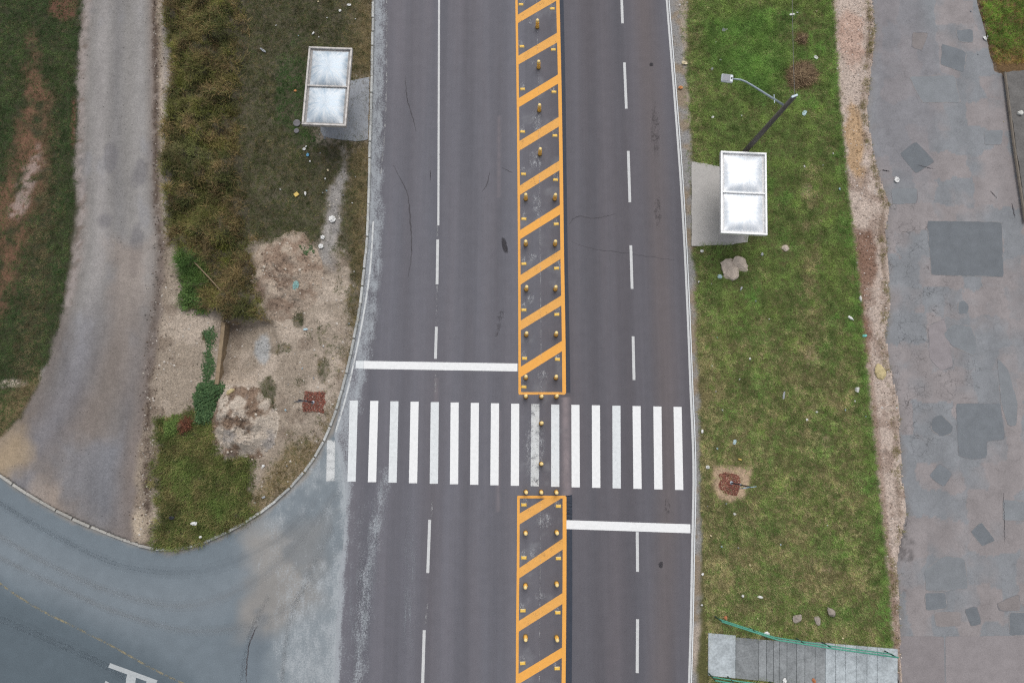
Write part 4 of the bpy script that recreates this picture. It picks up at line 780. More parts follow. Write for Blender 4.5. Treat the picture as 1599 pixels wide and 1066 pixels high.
pad([(577, 120), (560, 124), (540, 128), (500, 132), (500, 205), (505, 214), (530, 218), (556, 221), (574, 218)], lin(162, 166, 172), 'grey concrete pad under and beside the left bus shelter', ZL + .035, 3)
pad([(1080, 253), (1100, 255), (1130, 262), (1168, 266), (1168, 378), (1140, 382), (1110, 383), (1080, 384)], lin(188, 185, 181), 'light grey concrete pad under and beside the right bus shelter', .075, 4)
def roofmat(name, base, tint, rough, streak, met):
    m, nt, b = newmat(name); b.inputs['Metallic'].default_value = met; b.inputs['Roughness'].default_value = rough
    t = nd(nt, 'ShaderNodeTexCoord'); sx = nd(nt, 'ShaderNodeSeparateXYZ'); nt.links.new(t.outputs['Object'], sx.inputs[0])
    ang = mth(nt, 'ARCTAN2', sx.outputs[1], sx.outputs[0]); rr = mth(nt, 'SQRT', mth(nt, 'ADD', mth(nt, 'POWER', sx.outputs[0], 2.0), mth(nt, 'POWER', sx.outputs[1], 2.0)))
    cb = nd(nt, 'ShaderNodeCombineXYZ'); nt.links.new(mth(nt, 'MULTIPLY', mth(nt, 'SINE', ang), 3.2), cb.inputs[0]); nt.links.new(mth(nt, 'MULTIPLY', mth(nt, 'COSINE', ang), 3.2), cb.inputs[1]); nt.links.new(mth(nt, 'MULTIPLY', rr, 1.2), cb.inputs[2])
    n1 = noise(nt, 1.7, 6, .75, cb.outputs[0]); n2 = noise(nt, 3.0, 4, .6, t.outputs['Object'])
    f = mth(nt, 'ADD', mth(nt, 'MULTIPLY', n1, .75), mth(nt, 'MULTIPLY', n2, .25))
    mx = nd(nt, 'ShaderNodeMix', data_type='RGBA'); nt.links.new(mrange(nt, f, .34, .64, 0, 1), mx.inputs[0]); mx.inputs[6].default_value = (*tint, 1); mx.inputs[7].default_value = (*base, 1)
    nt.links.new(mx.outputs[2], b.inputs['Base Color']); nt.links.new(mrange(nt, f, .3, .7, rough * .7, rough * 1.35), b.inputs['Roughness'])
    bump(nt, b, n1, streak, .012); return m
M_DOME_L = roofmat('weathered_sheet_metal', (.72, .75, .77), (.34, .44, .53), .58, .3, .35); M_DOME_R = roofmat('bright_sheet_metal', (.96, .97, .98), (.74, .81, .88), .42, .15, .5)
M_RIM_L = solid('grimy_rim', lin(204, 200, 196), .65, .3, .35, 5); M_RIM_R = solid('pale_rim', lin(250, 251, 251), .45, .2, .12, 5)
M_TRAY_L = solid('grimy_gutter', lin(168, 165, 163), .75, .2, .3, 7); M_TRAY_R = solid('pale_gutter', lin(226, 226, 226), .6, .2, .25, 7)
M_POST = solid('grey_steel', lin(120, 124, 128), .5, .5, .12, 9); M_BENCH = solid('bench_concrete', lin(150, 148, 144), .85, 0, .15, 8)
def shelter(corners, zr, gz, mats, label):
    dome, rim, tray = mats
    P = [S3(x, y, zr) for x, y in corners]; c = sum(P, Vector()) / 4; u = (P[1] + P[2] - P[0] - P[3]) / 2; v = (P[0] + P[1] - P[2] - P[3]) / 2
    wx, wy = u.length, v.length; rz = math.atan2(u.y, u.x)
    t = empty('bus_shelter', (c.x, c.y, gz), rz); tag(t, label, 'bus shelter'); h = zr - gz; ed = .095
    tr = MB().box((0, 0, h - .10), (wx - .02, wy - .02, .06)).build('roof_tray', tray, t)
    for a, b, s in (((0, wy / 2 - ed / 2), 0, (wx, ed, .20)), ((0, -wy / 2 + ed / 2), 0, (wx, ed, .20)), ((-wx / 2 + ed / 2, 0), 0, (ed, wy - 2 * ed - .004, .196)), ((wx / 2 - ed / 2, 0), 0, (ed, wy - 2 * ed - .004, .196))):
        MB().box((a[0], a[1], h - .06), s, 0, .012).build('roof_rim', rim, t)
    inx = wx - 2 * ed - .22; iny = (wy - 2 * ed - .30) / 2
    MB().box((0, 0, h - .02), (wx - 2 * ed - .01, .07, .09), 0, .01).build('roof_divider', rim, t)
    n = 22
    for s in (1, -1):
        vs = []; fs = []
        for j in range(n + 1):
            for i in range(n + 1):
                a = -1 + 2 * i / n; b = -1 + 2 * j / n
                # clamped square sheet pressed up into a shallow vault
                k = (1 - abs(a) ** 3.0) * (1 - abs(b) ** 3.0); hh = .24 * k ** .75
                vs.append((a * inx / 2, b * iny / 2, hh + .006 * math.sin(9 * a + 4 * b * b) * k))
        for j in range(n):
            for i in range(n): q = j * (n + 1) + i; fs.append((q, q + 1, q + n + 2, q + n + 1))
        d = MB().add(vs, fs).build('roof_dome', dome, t, True); d.location = (0, s * (iny / 2 + .065), h - .068)
    back = -1 if c.x < 0 else 1; bx = back * (wx / 2 - .22)
    for sy in (-1, 1):
        py = sy * .62
        po = MB().tube([(bx, py, 0), (bx, py, h - .131)], .06, 10).build('post', M_POST, t); MB().box((bx, py, .01), (.24, .24, .02)).build('base_plate', M_POST, po)
        MB().tube([(bx, py, h - .75), (-bx * .75, py, h - .15)], .035, 8).build('roof_strut', M_POST, t)
    MB().box((bx, 0, 1.15), (.03, 1.10, 1.1)).build('back_panel', M_POST, t)
    MB().box((bx - back * .34, 0, .45), (.42, 1.25, .07), 0, .012).build('bench_seat', M_BENCH, t)
    for sy in (-1, 1): MB().box((bx - back * .34, sy * .45, .207), (.34, .12, .414)).build('bench_leg', M_BENCH, t)
    return t
shelter([(479, 73), (547.5, 75.5), (543.5, 197.5), (474.5, 195)], 2.75, ZL + .035, (M_DOME_L, M_RIM_L, M_TRAY_L), 'bus shelter left of the road with weathered blue-grey metal roof vaults')
shelter([(1126.5, 236), (1198, 239), (1197, 367.5), (1124, 364)], 2.75, .075, (M_DOME_R, M_RIM_R, M_TRAY_R), 'bus shelter right of the road with gleaming white metal roof vaults')

# ------------------------------------------------------------------ street lamp and its cable
M_POLE = solid('dark_concrete_pole', lin(112, 108, 104), .85, 0, .15, 6); M_ARM = solid('galvanised_arm', lin(176, 190, 198), .45, .5, .08, 9); M_LUM = solid('lamp_housing', lin(226, 234, 238), .5, .1, .06, 7)
M_LENS = solid('lamp_cover', lin(150, 152, 158), .5, .1, .10, 30); M_CABLE = solid('cable_black', lin(120, 120, 116), .6, 0, .05, 5)
PB = S3(1146, 256, .03); ZT = 7.6; PT = S3(1240, 151, ZT)
lamp = empty('street_lamp', PB); tag(lamp, 'leaning street lamp pole behind the right bus shelter with long curved arm', 'street lamp')
loc = lambda px, py, z: S3(px, py, z) - PB
MB().tube([(0, 0, -.02), tuple((PT - PB) * .5), tuple(PT - PB)], [.15, .125, .10], 12).build('pole', M_POLE, lamp, True)
tp = PT - PB; MB().box((tp.x, tp.y, tp.z + .035), (.30, .10, .07), .4, .01).build('pole_cap', M_ARM, lamp)
d1 = (PT - PB).normalized(); A0 = tp * .915
A = [loc(1223, 164, ZT - .62), loc(1200, 149.5, ZT - .45), loc(1176, 134.5, ZT - .28), loc(1165, 128, ZT - .2), loc(1156, 124.6, ZT - .15), loc(1144, 123.5, ZT - .10)]
arm = MB().tube(A, [.05, .046, .042, .04, .038, .036], 8).build('arm', M_ARM, lamp, True)
c = loc(1209, 155, ZT - .52); MB().tube([c + Vector((0, .22, 0)), c + Vector((0, -.18, 0))], .02, 6).build('bracket', M_ARM, arm)
Lc = loc(1135.5, 122.5, ZT - .08); r = math.atan2(A[5].y - A[4].y, A[5].x - A[4].x) + math.pi
lum = MB().box((Lc.x, Lc.y, Lc.z), (.50, .36, .10), r - .12, .03).build('luminaire', M_LUM, lamp)
ax = Vector((math.cos(r - .12), math.sin(r - .12), 0)); q = Lc - ax * .05
MB().box((q.x, q.y, q.z + .056), (.34, .29, .014), r - .12).build('solar_panel', M_LENS, lum); q = Lc + ax * .18; o = MB().lathe([(.035, 0), (.035, .03), (.02, .045)], 10).build('photocell', solid('photocell_dark', lin(60, 64, 72), .5, 0, .05, 5), lum, True); o.location = (q.x, q.y, q.z + .049)
pts = [PT + Vector((0, 0, .06))] + [S3(1240 - k * 1.2, 150 - 60 * k, ZT + .05 - .05 * k * (6 - k) * .5) for k in range(1, 7)]
tag(MB().tube(pts, .011, 5).build('overhead_cable', M_CABLE), 'thin overhead cable running up from the street lamp pole', 'cable')

# ------------------------------------------------------------------ bollards and road studs on the median
M_BOL = solid('bollard_yellow', tuple(lin(255, 206, 104) * 1.15), .55, 0, .10, 14); M_BAND = solid('bollard_band', tuple(lin(246, 172, 72)), .6, 0, .12, 14); M_BASE = solid('bollard_rubber', tuple(lin(120, 96, 60)), .8, 0, .12, 14); M_CAP_LIT = solid('bollard_cap_lit', tuple(lin(255, 226, 156) * 1.05), .5, 0, .08, 14)  # cap is a paler yellow: light from above painted into its colour
rb = .092
ME_B = MB().lathe([(rb * .99, .03), (rb, .08), (rb, .60)], 18).mesh('body', True, M_BOL); ME_C = MB().lathe([(rb, .601), (rb * .95, .645), (rb * .78, .675), (rb * .5, .695), (rb * .15, .70)], 18).mesh('cap', True, M_CAP_LIT)
ME_BA = MB().lathe([(.125, 0), (.125, .022), (.10, .032)], 18).mesh('base', True, M_BASE); ME_RG = MB().lathe([(rb + .002, -.035), (rb + .005, -.03), (rb + .005, .03), (rb + .002, .035)], 18).mesh('band', True, M_BAND)
def bollard(px, py, label, group, tilt=(0, 0)):
    t = empty('bollard', S3(px, py, .0045)); tag(t, label, 'bollard', group); t.rotation_euler = (tilt[0], tilt[1], 0)
    link('base', ME_BA, t); link('body', ME_B, t); link('cap', ME_C, t)
    for z in (.22, .42): o = link('band', ME_RG, t); o.location = (0, 0, z)
ORD = ['first', 'second', 'third', 'fourth', 'fifth', 'sixth', 'seventh', 'eighth', 'ninth', 'tenth', 'eleventh', 'twelfth']
GB_ = 'yellow bollards on the hatched median'; rt = lambda: (random.uniform(-.03, .03), random.uniform(-.03, .03))
for i, (x, y) in enumerate([(839, 43), (841, 106), (842, 173), (843, 241)]): bollard(x, y, f'yellow bollard on the median centre line, {ORD[i]} single one from the top', GB_, rt())
for i, (xl_, xr_, y) in enumerate([(821, 868, 590), (821.6, 868, 523), (821.6, 867, 452), (821, 866.5, 382), (821, 866, 311)]):
    for x, s in ((xl_, 'left'), (xr_, 'right')): bollard(x, y, f'yellow bollard on {s} side of the upper hatched median, {ORD[i]} pair above the crosswalk', GB_, rt())
for i, (y, y2) in enumerate([(831, 830), (913, 910), (993, 994)]):
    for x, yy, s in ((820.6, y, 'left'), (869, y2, 'right')): bollard(x, yy, f'yellow bollard on {s} side of the lower hatched median, {ORD[i]} pair below the crosswalk', GB_, rt())
for y, s in ((619.5, 'above'), (767.5, 'below')):
    for x, k in ((821, 'left'), (845, 'middle'), (868.5, 'right')): bollard(x, y, f'yellow bollard, {k} one of the row of three just {s} the crosswalk stripes', GB_, rt())
bollard(845, 661, 'yellow bollard standing on the crosswalk itself, the upper of the two', GB_, rt()); bollard(845, 724, 'yellow bollard standing on the crosswalk itself, the lower of the two', GB_, rt())
M_STUD = solid('stud_yellow', tuple(lin(255, 208, 96)), .5, 0, .08, 14); M_REFL = solid('stud_reflector', tuple(lin(236, 222, 180)), .3, 0, .05, 14)
def fr(w0, d0, w1, d1, h): return MB().add([(-w0, -d0, 0), (w0, -d0, 0), (w0, d0, 0), (-w0, d0, 0), (-w1, -d1, h), (w1, -d1, h), (w1, d1, h), (-w1, d1, h)], [(4, 5, 6, 7), (0, 1, 5, 4), (1, 2, 6, 5), (2, 3, 7, 6), (3, 0, 4, 7)])
ME_S = fr(.135, .085, .112, .048, .055).mesh('body', False, M_STUD)
mbr = MB()
for s in (-1, 1):
    vs = [(x * .095, s * (.0865 - .033 * k), .006 + .040 * k) for x, k in ((-1, .1), (1, .1), (1, .85), (-1, .85))]; vs = [(x, y + s * .002, z) for x, y, z in vs]; mbr.add(vs, [(0, 1, 2, 3) if s < 0 else (3, 2, 1, 0)])
ME_R = mbr.mesh('reflector', False, M_REFL)
GS_ = 'yellow road studs along the median borders'
def stud(px, py, label):
    t = empty('road_stud', S3(px, py, .005), random.uniform(-.07, .07)); tag(t, label, 'road stud', GS_); link('body', ME_S, t); link('reflector', ME_R, t)
    stain('glue_scuff', px + random.uniform(-3, 3), py - 5, 5, 8, M_SCUFF, road, .0072 + .0002 * random.randrange(4))
SL = [(818, 604), (819, 559.5), (818, 484), (818, 412), (818, 342), (817.5, 272), (816, 206), (816, 139.5), (815, 73), (813.5, 7.5)]; SR = [(870.5, 561), (869.5, 491), (869, 419), (868.5, 350), (867.5, 281), (866.5, 212), (865, 144), (864, 78), (862.5, 14)]
for pts, s in ((SL, 'left'), (SR, 'right')):
    for i, q in enumerate(pts): stud(*q, f'yellow road stud by {s} border of the upper hatched median, {ORD[i]} above the crosswalk')
for pts, s in (([(818, 788), (818, 870.5), (816.5, 953), (816, 1035)], 'left'), ([(872, 790), (872, 871.5), (871, 956), (870, 1043)], 'right')):
    for i, q in enumerate(pts): stud(*q, f'yellow road stud by {s} border of the lower hatched median, {ORD[i]} below the crosswalk')

# ------------------------------------------------------------------ signposts in beds of crushed brick
M_DARK = solid('sign_dark', tuple(lin(58, 62, 76)), .5, .3, .1, 9); M_SGREY = solid('sign_grey', tuple(lin(170, 178, 186)), .45, .5, .1, 9); M_SBLUE = solid('sign_blue', tuple(lin(150, 190, 214)), .5, .1, .08, 9)
def red_bed(pts, z, label, seed, n):
    rng = np.random.default_rng(seed); w = W(pts, z); x0, y0 = w.min(0); x1, y1 = w.max(0); X = rng.uniform(x0 - .1, x1 + .1, n); Y = rng.uniform(y0 - .1, y1 + .1, n)
    k = sdist(w, X, Y) + .25 * (fbm(X, Y, .3, seed) - .5) < 0; X, Y = X[k], Y[k]
    C = lin(150, 96, 82) * (.55 + .95 * rng.random((len(X), 1))); C[rng.random(len(X)) < .07] = lin(196, 160, 146); C = mixc(C, lin(102, 64, 56), (rng.random(len(X)) < .25).astype(float))
    o = stones('crushed_brick', X, Y, np.full(len(X), z + .012), .012 + .02 * rng.random(len(X)) ** 2, C, None, seed); tag(o, label, 'brick bed', kind='stuff')
red_bed([(475, 609), (508, 612), (506, 645), (472, 641)], ZL + .015, 'square bed of crushed red brick around the left signpost', 31, 3600)
red_bed([(1124, 740), (1136, 738), (1154, 742), (1158, 758), (1150, 772), (1132, 770), (1122, 760)], .045, 'patch of crushed red brick around the right signpost', 32, 3600)
def signpost(b, t, zb, zt, label, panel, pw, ph, tiltx):
    B = S3(*b, zb); T = S3(*t, zt); e = empty('signpost', B); tag(e, label, 'signpost'); d = T - B
    MB().tube([(0, 0, -.02), tuple(d)], .032, 8).build('post', M_DARK, e); MB().lathe([(.09, 0), (.09, .04), (.05, .06)], 10).build('footing', M_SGREY, e)
    c = d * (1 - ph / 2 / d.length); M = Matrix.Translation(c + Vector((0, -.05, 0))) @ Matrix.Rotation(.12, 4, 'Z') @ Matrix.Rotation(tiltx, 4, 'X')
    pn = MB().box(None, (pw, .02, ph), 0, 0, M).build('sign_panel', panel, e)
    M2 = Matrix.Translation(c + Vector((0, -.064, 0))) @ Matrix.Rotation(.12, 4, 'Z') @ Matrix.Rotation(tiltx, 4, 'X'); MB().box(None, (pw * .8, .006, ph * .8), 0, 0, M2).build('sign_face', M_SGREY, pn)
    q = d * .52; o = MB().lathe([(.05, -.03), (.05, .03)], 10).build('clamp', M_SGREY, e); o.location = q
signpost((489, 628), (466.5, 624.3), ZL, 2.3, 'dark signpost seen from above in the square red brick bed', M_DARK, .50, .50, 0.0)
signpost((1142, 753.5), (1171, 760), .04, 2.8, 'signpost with light blue panel in the red brick patch on the right verge', M_SBLUE, .62, .62, -.10)

# ------------------------------------------------------------------ footbridge of concrete planks with green railings
M_PLK = ground_mat('plank_concrete', 12, 0.22, 2.5, 0.25, 0.4, 0.01); M_GREEN = solid('green_paint', tuple(lin(92, 168, 146)), .5, 0, .12, 9); M_GREEND = solid('old_green_paint', tuple(lin(60, 92, 80)), .6, 0, .15, 9)
br = empty('footbridge', S3(1250, 1030, 0)); tag(br, 'concrete plank footbridge with green railings at the lower right', 'footbridge'); bl = br.location.copy()
px_ = [1106, 1149, 1185, 1197, 1208, 1217, 1229, 1244, 1257, 1273, 1289, 1305, 1320, 1337, 1354, 1370, 1402]
for i, (a, b) in enumerate(zip(px_[:-1], px_[1:])):
    yt = lambda x: 988 + (x - 1106) * 25 / 295 + (3 if 1 <= i < 5 else 0); yb = lambda x: (1054 + (x - 1106) * .10) + (6 if i > 3 else 0)
    z = .115 + random.uniform(-.006, .006) - (.01 if 0 < i < 10 else 0)
    w = W([(a + .28, yt(a)), (b - .28, yt(b)), (b - .6, yb(b)), (a + .1, yb(a))], z)
    vs = [(x - bl.x, y - bl.y, z) for x, y in w] + [(x - bl.x, y - bl.y, z - .12) for x, y in w]
    me = MB().add(vs, [(3, 2, 1, 0), (0, 1, 5, 4), (1, 2, 6, 5), (2, 3, 7, 6), (3, 0, 4, 7), (4, 5, 6, 7)]).mesh('plank', mat=M_PLK)
    c = (lin(182, 190, 194) if i in (0, 10, 11, 12, 13, 14, 15) else lin(146, 150, 152)) * random.uniform(.88, 1.1)
    at = me.attributes.new('Col', 'FLOAT_COLOR', 'POINT'); at.data.foreach_set('color', np.tile(np.append(c, 1), 8).astype(np.float32)); link('plank', me, br)
def railing(top, zt, zb, foot):
    T = [S3(x, y, zt) - bl for x, y in top]; off = [S3(x, y, zt) for x, y in top]
    r = MB().tube(T, .036, 8).build('top_rail', M_GREEN, br, True); MB().tube([p - Vector((0, 0, .5)) for p in T], .03, 8).build('mid_rail', M_GREEN, br, True)
    for k in foot:
        p = T[0].lerp(T[1], k) if k <= 1 else (T[1].lerp(T[2], k - 1) if k <= 2 else T[2].lerp(T[3], k - 2))
        MB().tube([(p.x, p.y, zb - bl.z), tuple(p)], .03, 8).build('rail_post', M_GREEND, br)
railing([(1127, 970), (1216, 999), (1300, 1012), (1403, 1026)], 1.15, .0, (0, .62, 1.5, 2.0, 2.97))
railing([(1117, 1062), (1160, 1069), (1270, 1082), (1406, 1100)], 1.15, .0, (0, .7, 1.5, 2.2, 2.97))

# ------------------------------------------------------------------ apron at the right edge
M_APR = ground_mat('apron_concrete', 12, 0.22, 2.5, 0.2, 0.5, 0.015)
apts = [(1571, 113), (1640, 104), (1700, 340), (1604, 346), (1587, 232)]
o = pad(apts, lin(116, 114, 112), 'cracked dark concrete apron at the right edge of the street', .16, 9); o.name = 'concrete_apron'; o['category'] = 'apron'; o.data.materials[0] = M_APR
me = MB(); w = [S3(x, y, .19) for x, y in ((1569, 113), (1584, 232), (1601, 346))]
ap = tag(MB().tube([w[0], w[1], w[2]], .07, 6).build('edge_beam', solid('beam_concrete', tuple(lin(128, 120, 110)), .9, 0, .25, 5), o)); ap.data.transform(Matrix.Identity(4))

# ------------------------------------------------------------------ rocks, heaps, timber
def rockmesh(name, r, seed, flat=.6, sub=3, rough=.28, col=None, mat=None):
    import bmesh
    bm = bmesh.new(); bmesh.ops.create_icosphere(bm, subdivisions=sub, radius=1.0); rg = random.Random(seed)
    planes = [(Vector((rg.gauss(0, 1), rg.gauss(0, 1), rg.gauss(0, .8))).normalized(), rg.uniform(.55, .85)) for _ in range(9)]
    for v in bm.verts:
        for n_, d in planes:
            e = v.co.dot(n_) - d
            if e > 0: v.co -= n_ * e
        v.co *= 1 + rough * .55 * (rg.random() - .5); v.co = Vector((v.co.x * r[0], v.co.y * r[1], v.co.z * r[2]))
    me = bpy.data.meshes.new(name); bm.to_mesh(me); bm.free()
    if mat: me.materials.append(mat)
    return me
def rmat(n, c, a=.3): return solid(n, tuple(c), .9, 0, a, 5, bs=.9, bd=.05)
M_RPINK = rmat('rock_pinkish', lin(200, 186, 172)); M_RGREY = rmat('rock_greybrown', lin(166, 156, 146)); M_RTAN = rmat('rock_sandy', lin(202, 186, 142)); M_RWHITE = rmat('rock_white', lin(222, 222, 216), .12); M_RDISC = rmat('disc_concrete', lin(128, 126, 130)); M_RORANGE = rmat('brick_orange', lin(196, 128, 92))
def rock(px, py, z, r, label, mat, seed, rz=0.0, group=None, name='rock', cat='rock'):
    o = link(name, rockmesh(name, r, seed, mat=mat)); p = S3(px, py, z); o.location = (p.x, p.y, z + r[2] * .45); o.rotation_euler = (0, 0, rz); return tag(o, label, cat, group)
rock(1139.5, 420, .05, (.60, .64, .17), 'big pale pinkish boulder on the verge, left half of the broken pair', M_RPINK, 5, .3)
rock(1153, 413, .05, (.58, .46, .15), 'pale pinkish slab of rock leaning against the big boulder', M_RPINK, 12, -.4)
rock(1243, 964, .05, (.28, .20, .14), 'grey-brown rock nearest the footbridge railing, leftmost of three', M_RGREY, 21, .5); rock(1276, 967.5, .05, (.15, .24, .12), 'small upright grey-brown rock, middle one of three near footbridge', M_RGREY, 22, .2); rock(1297, 955, .05, (.22, .30, .18), 'grey-brown rock farthest right of three near footbridge', M_RGREY, 23, .1)
rock(1374, 580, .045, (.30, .44, .10), 'flat sandy yellow rock on the gravel path beside the street', M_RTAN, 31, .1); rock(1338, 607.5, .05, (.16, .17, .10), 'white stone in the grass near the gravel path', M_RWHITE, 32); rock(1343, 467, .05, (.08, .20, .09), 'narrow white stone on the brown edge of the gravel path', M_RWHITE, 33, .2); rock(1226, 388, .05, (.2, .18, .08), 'pinkish broken stone right of the right shelter pad', M_RPINK, 34)
rock(1147, 802, .04, (.10, .07, .06), 'small white stone below the right red brick patch', M_RWHITE, 35); rock(1592, 177, .17, (.17, .16, .10), 'rounded white stone on the dark concrete apron', M_RWHITE, 36); rock(1133, 964, .04, (.10, .10, .06), 'small orange brick lump by the end of the green railing', M_RORANGE, 37, 0, None, 'brick_lump', 'brick'); rock(1271, 1062, .11, (.10, .14, .05), 'orange brick lump lying on the footbridge planks', M_RORANGE, 38, .2, None, 'brick_lump', 'brick')
rock(362, 611, ZL + .05, (.26, .18, .14), 'tan stone at the top edge of the lower dirt heap', M_RTAN, 39, .7)
for px, py, r, lab in ((464, 193, .20, 'round grey concrete disc lying in grass left of the left shelter'), (463.5, 205, .14, 'small pale concrete disc beside the round grey disc')):
    o = MB().lathe([(r, 0), (r, .05), (r * .92, .065), (.01, .07)], 20).build('concrete_disc', M_RDISC, None, False); p = S3(px, py, ZL); o.location = (p.x, p.y, ZL + .02); tag(o, lab, 'concrete disc')
def heap(px, py, rx, ry, h, label, seed, c1, c2, c3):
    n, m = 34, 96; c = S3(px, py, ZL); V = [(0, 0)]; 
    rr = np.repeat(np.linspace(1 / n, 1, n), m); th = np.tile(np.linspace(0, 2 * math.pi, m, endpoint=False), n)
    e = .72 + .5 * fbm(2 * np.cos(th) + seed, 2 * np.sin(th), 1.1, seed); x = np.append(0, rr * e * rx / 30.5 * np.cos(th)); y = np.append(0, rr * e * ry / 30.5 * np.sin(th)); q = np.append(0, rr)
    k = fbm(x + seed, y, .55, seed, 5); f = sst((1 - q) * 1.35); z = h * f * (.35 + 1.1 * k) + .05 * (fbm(x, y, .14, seed + 3) - .5) * f * 2 - .05 * (q > .985)
    C = mixc(np.tile(c1, (len(x), 1)), c2, sst((fbm(x, y + seed, .5, seed + 9) - .42) * 5)); C = mixc(C, c3, .7 * sst((fbm(x + 9, y, .7, seed + 11) - .55) * 6))
    i = np.arange(m); F = [np.stack([i * 0, 1 + i, 1 + (i + 1) % m], 1)]
    for a in range(n - 1):
        b0 = 1 + a * m; F += [np.stack([b0 + i, b0 + m + i, b0 + m + (i + 1) % m], 1), np.stack([b0 + i, b0 + m + (i + 1) % m, b0 + (i + 1) % m], 1)]
    e_ = empty('dirt_heap', (c.x, c.y, ZL)); tag(e_, label, 'dirt heap')
    link('earth', mesh_np('earth', np.stack([x, y, z], 1), np.concatenate(F), C, True, M_SOIL), e_)
    rng = np.random.default_rng(seed); ns = 1500; j = rng.integers(0, len(x), ns * 2); j = j[rng.random(ns * 2) < np.sqrt(q[j])][:ns]; X = x[j] + rng.normal(0, .04, len(j)); Y = y[j] + rng.normal(0, .04, len(j))
    Cc = C[j] * (.7 + .65 * rng.random((len(j), 1))); Cc[rng.random(len(j)) < .1] = lin(214, 204, 190)
    stones('rubble', X, Y, z[j], .012 + .075 * rng.random(len(j)) ** 5, Cc, None, seed, e_)
heap(445, 432, 66, 74, .62, 'upper heap of tan rubble and earth beside the tall weeds', 51, lin(172, 156, 140), lin(148, 128, 112), lin(186, 172, 156)); heap(380, 660, 56, 68, .95, 'lower heap of pale sand and brown earth beside the green creeper', 57, lin(194, 182, 168), lin(134, 114, 98), lin(150, 146, 144))
M_TIMB = solid('old_timber', tuple(lin(148, 130, 106)), .85, 0, .35, 4)
tb = empty('retaining_timber', S3(343, 550, 0)); tag(tb, 'weathered brown timber baulk retaining the left side of the dug pit', 'timber')
a = S3(352.5, 503, .16) - tb.location; b = S3(342, 600, .12) - tb.location
for k, (za, zb, tk) in enumerate(((.16, .02, .20), (.015, -.20, .17), (-.205, -.48, .16))):
    d = b - a; L = d.length; c_ = (a + b) / 2; M = Matrix.Translation((c_.x - .12 + .006 * k, c_.y, (za + zb) / 2)) @ Matrix.Rotation(math.atan2(d.y, d.x), 4, 'Z'); MB().box(None, (L, tk, za - zb), 0, .012, M).build('baulk', M_TIMB, tb)
# slanted dry branch on the weeds
tag(MB().tube([S3(302, 408, .55), S3(325, 432, .62), S3(352, 462, .60), S3(388, 492, .42)], [.035, .03, .028, .018], 6).build('dry_branch', M_TIMB), 'long dry branch lying slantwise across the tall weeds', 'branch')
tag(MB().tube([S3(393, 468, .28), S3(402, 485, .35), S3(415, 502, .28)], [.03, .028, .02], 6).build('dry_branch', M_TIMB), 'short dry branch at the foot of the upper dirt heap', 'branch')

# ------------------------------------------------------------------ creeper, shrubs
def leafball(name, pts, zf, n, ls, C, seed, parent, tall=.25):
    rng = np.random.default_rng(seed); w = W(pts, ZL); x0, y0 = w.min(0) - .1; x1, y1 = w.max(0) + .1; X = rng.uniform(x0, x1, n * 3); Y = rng.uniform(y0, y1, n * 3); k = sdist(w, X, Y) + 1.0 * (fbm(X, Y, .45, seed, 3) - .5) + .12 * rng.normal(0, 1, len(X)) < -.02; X, Y = X[k][:n], Y[k][:n]
    d = -sdist(w, X, Y); Z = zf + tall * sst(d / .35) * (.4 + 1.0 * fbm(X, Y, .4, seed + 1)) * rng.uniform(.5, 1, len(X)); m = len(X)
    az = rng.uniform(0, 2 * math.pi, m); tl = rng.uniform(-.2, .9, m); s = ls * rng.uniform(.6, 1.3, m)
    ux, uy, uz = np.cos(az) * np.cos(tl), np.sin(az) * np.cos(tl), -np.sin(tl); vx, vy = -np.sin(az), np.cos(az); P = np.stack([X, Y, Z], 1); U = np.stack([ux, uy, uz], 1) * s[:, None]; Vv = np.stack([vx, vy, vx * 0], 1) * s[:, None] * .38
    V = np.stack([P, P + U * .45 + Vv, P + U, P + U * .45 - Vv], 1).reshape(-1, 3); F = np.arange(4 * m).reshape(-1, 4)
    c = np.repeat(mixc(np.tile(C[0], (m, 1)), C[1], rng.random(m)) * rng.uniform(.6, 1.25, (m, 1)), 4, 0)
    o = parent.location; V = V - np.array([o.x, o.y, o.z]); ob = link(name, mesh_np(name, V, F, c, False, M_GRASS), parent); ob['kind'] = 'stuff'; return ob
def plant(name, c, label, cat, pts, zf, n, ls, C, seed, tall, stems=9):
    e = empty(name, S3(*c, ZL)); tag(e, label, cat); leafball('foliage', pts, zf, n, ls, C, seed, e, tall); rg = random.Random(seed); mb = MB(); w = W(pts, ZL)
    for k in range(stems):
        a = w[rg.randrange(len(w))] * .6 + w.mean(0) * .4; mb.tube([(a[0] - e.location.x, a[1] - e.location.y, -.03), (a[0] - e.location.x + rg.uniform(-.2, .2), a[1] - e.location.y + rg.uniform(-.2, .2), tall * .8)], [.012, .005], 5)
    mb.build('stem', M_TIMB, e)
G1, G2 = lin(56, 82, 52) * 1.6, lin(82, 106, 68) * 1.6
plant('creeper', (322, 620), 'dark green creeper mass beside the timber and lower dirt heap', 'plant', [(306, 600), (330, 592), (352, 606), (346, 640), (334, 668), (300, 668), (302, 630)], ZL, 3800, .10, (G1, G2), 61, .40)
plant('creeper', (324, 550), 'thin strip of green creeper along the pit timber', 'plant', [(318, 520), (333, 512), (331, 596), (316, 600), (322, 560)], ZL + .02, 1500, .08, (G1, G2), 62, .15)
plant('leafy_bush', (300, 445), 'bright green leafy bush at the lower end of the tall weeds', 'bush', [(288, 410), (310, 405), (318, 440), (340, 470), (326, 490), (288, 478)], ZL + .2, 3600, .10, (lin(64, 88, 46) * 1.6, lin(90, 114, 60) * 1.6), 63, .35)
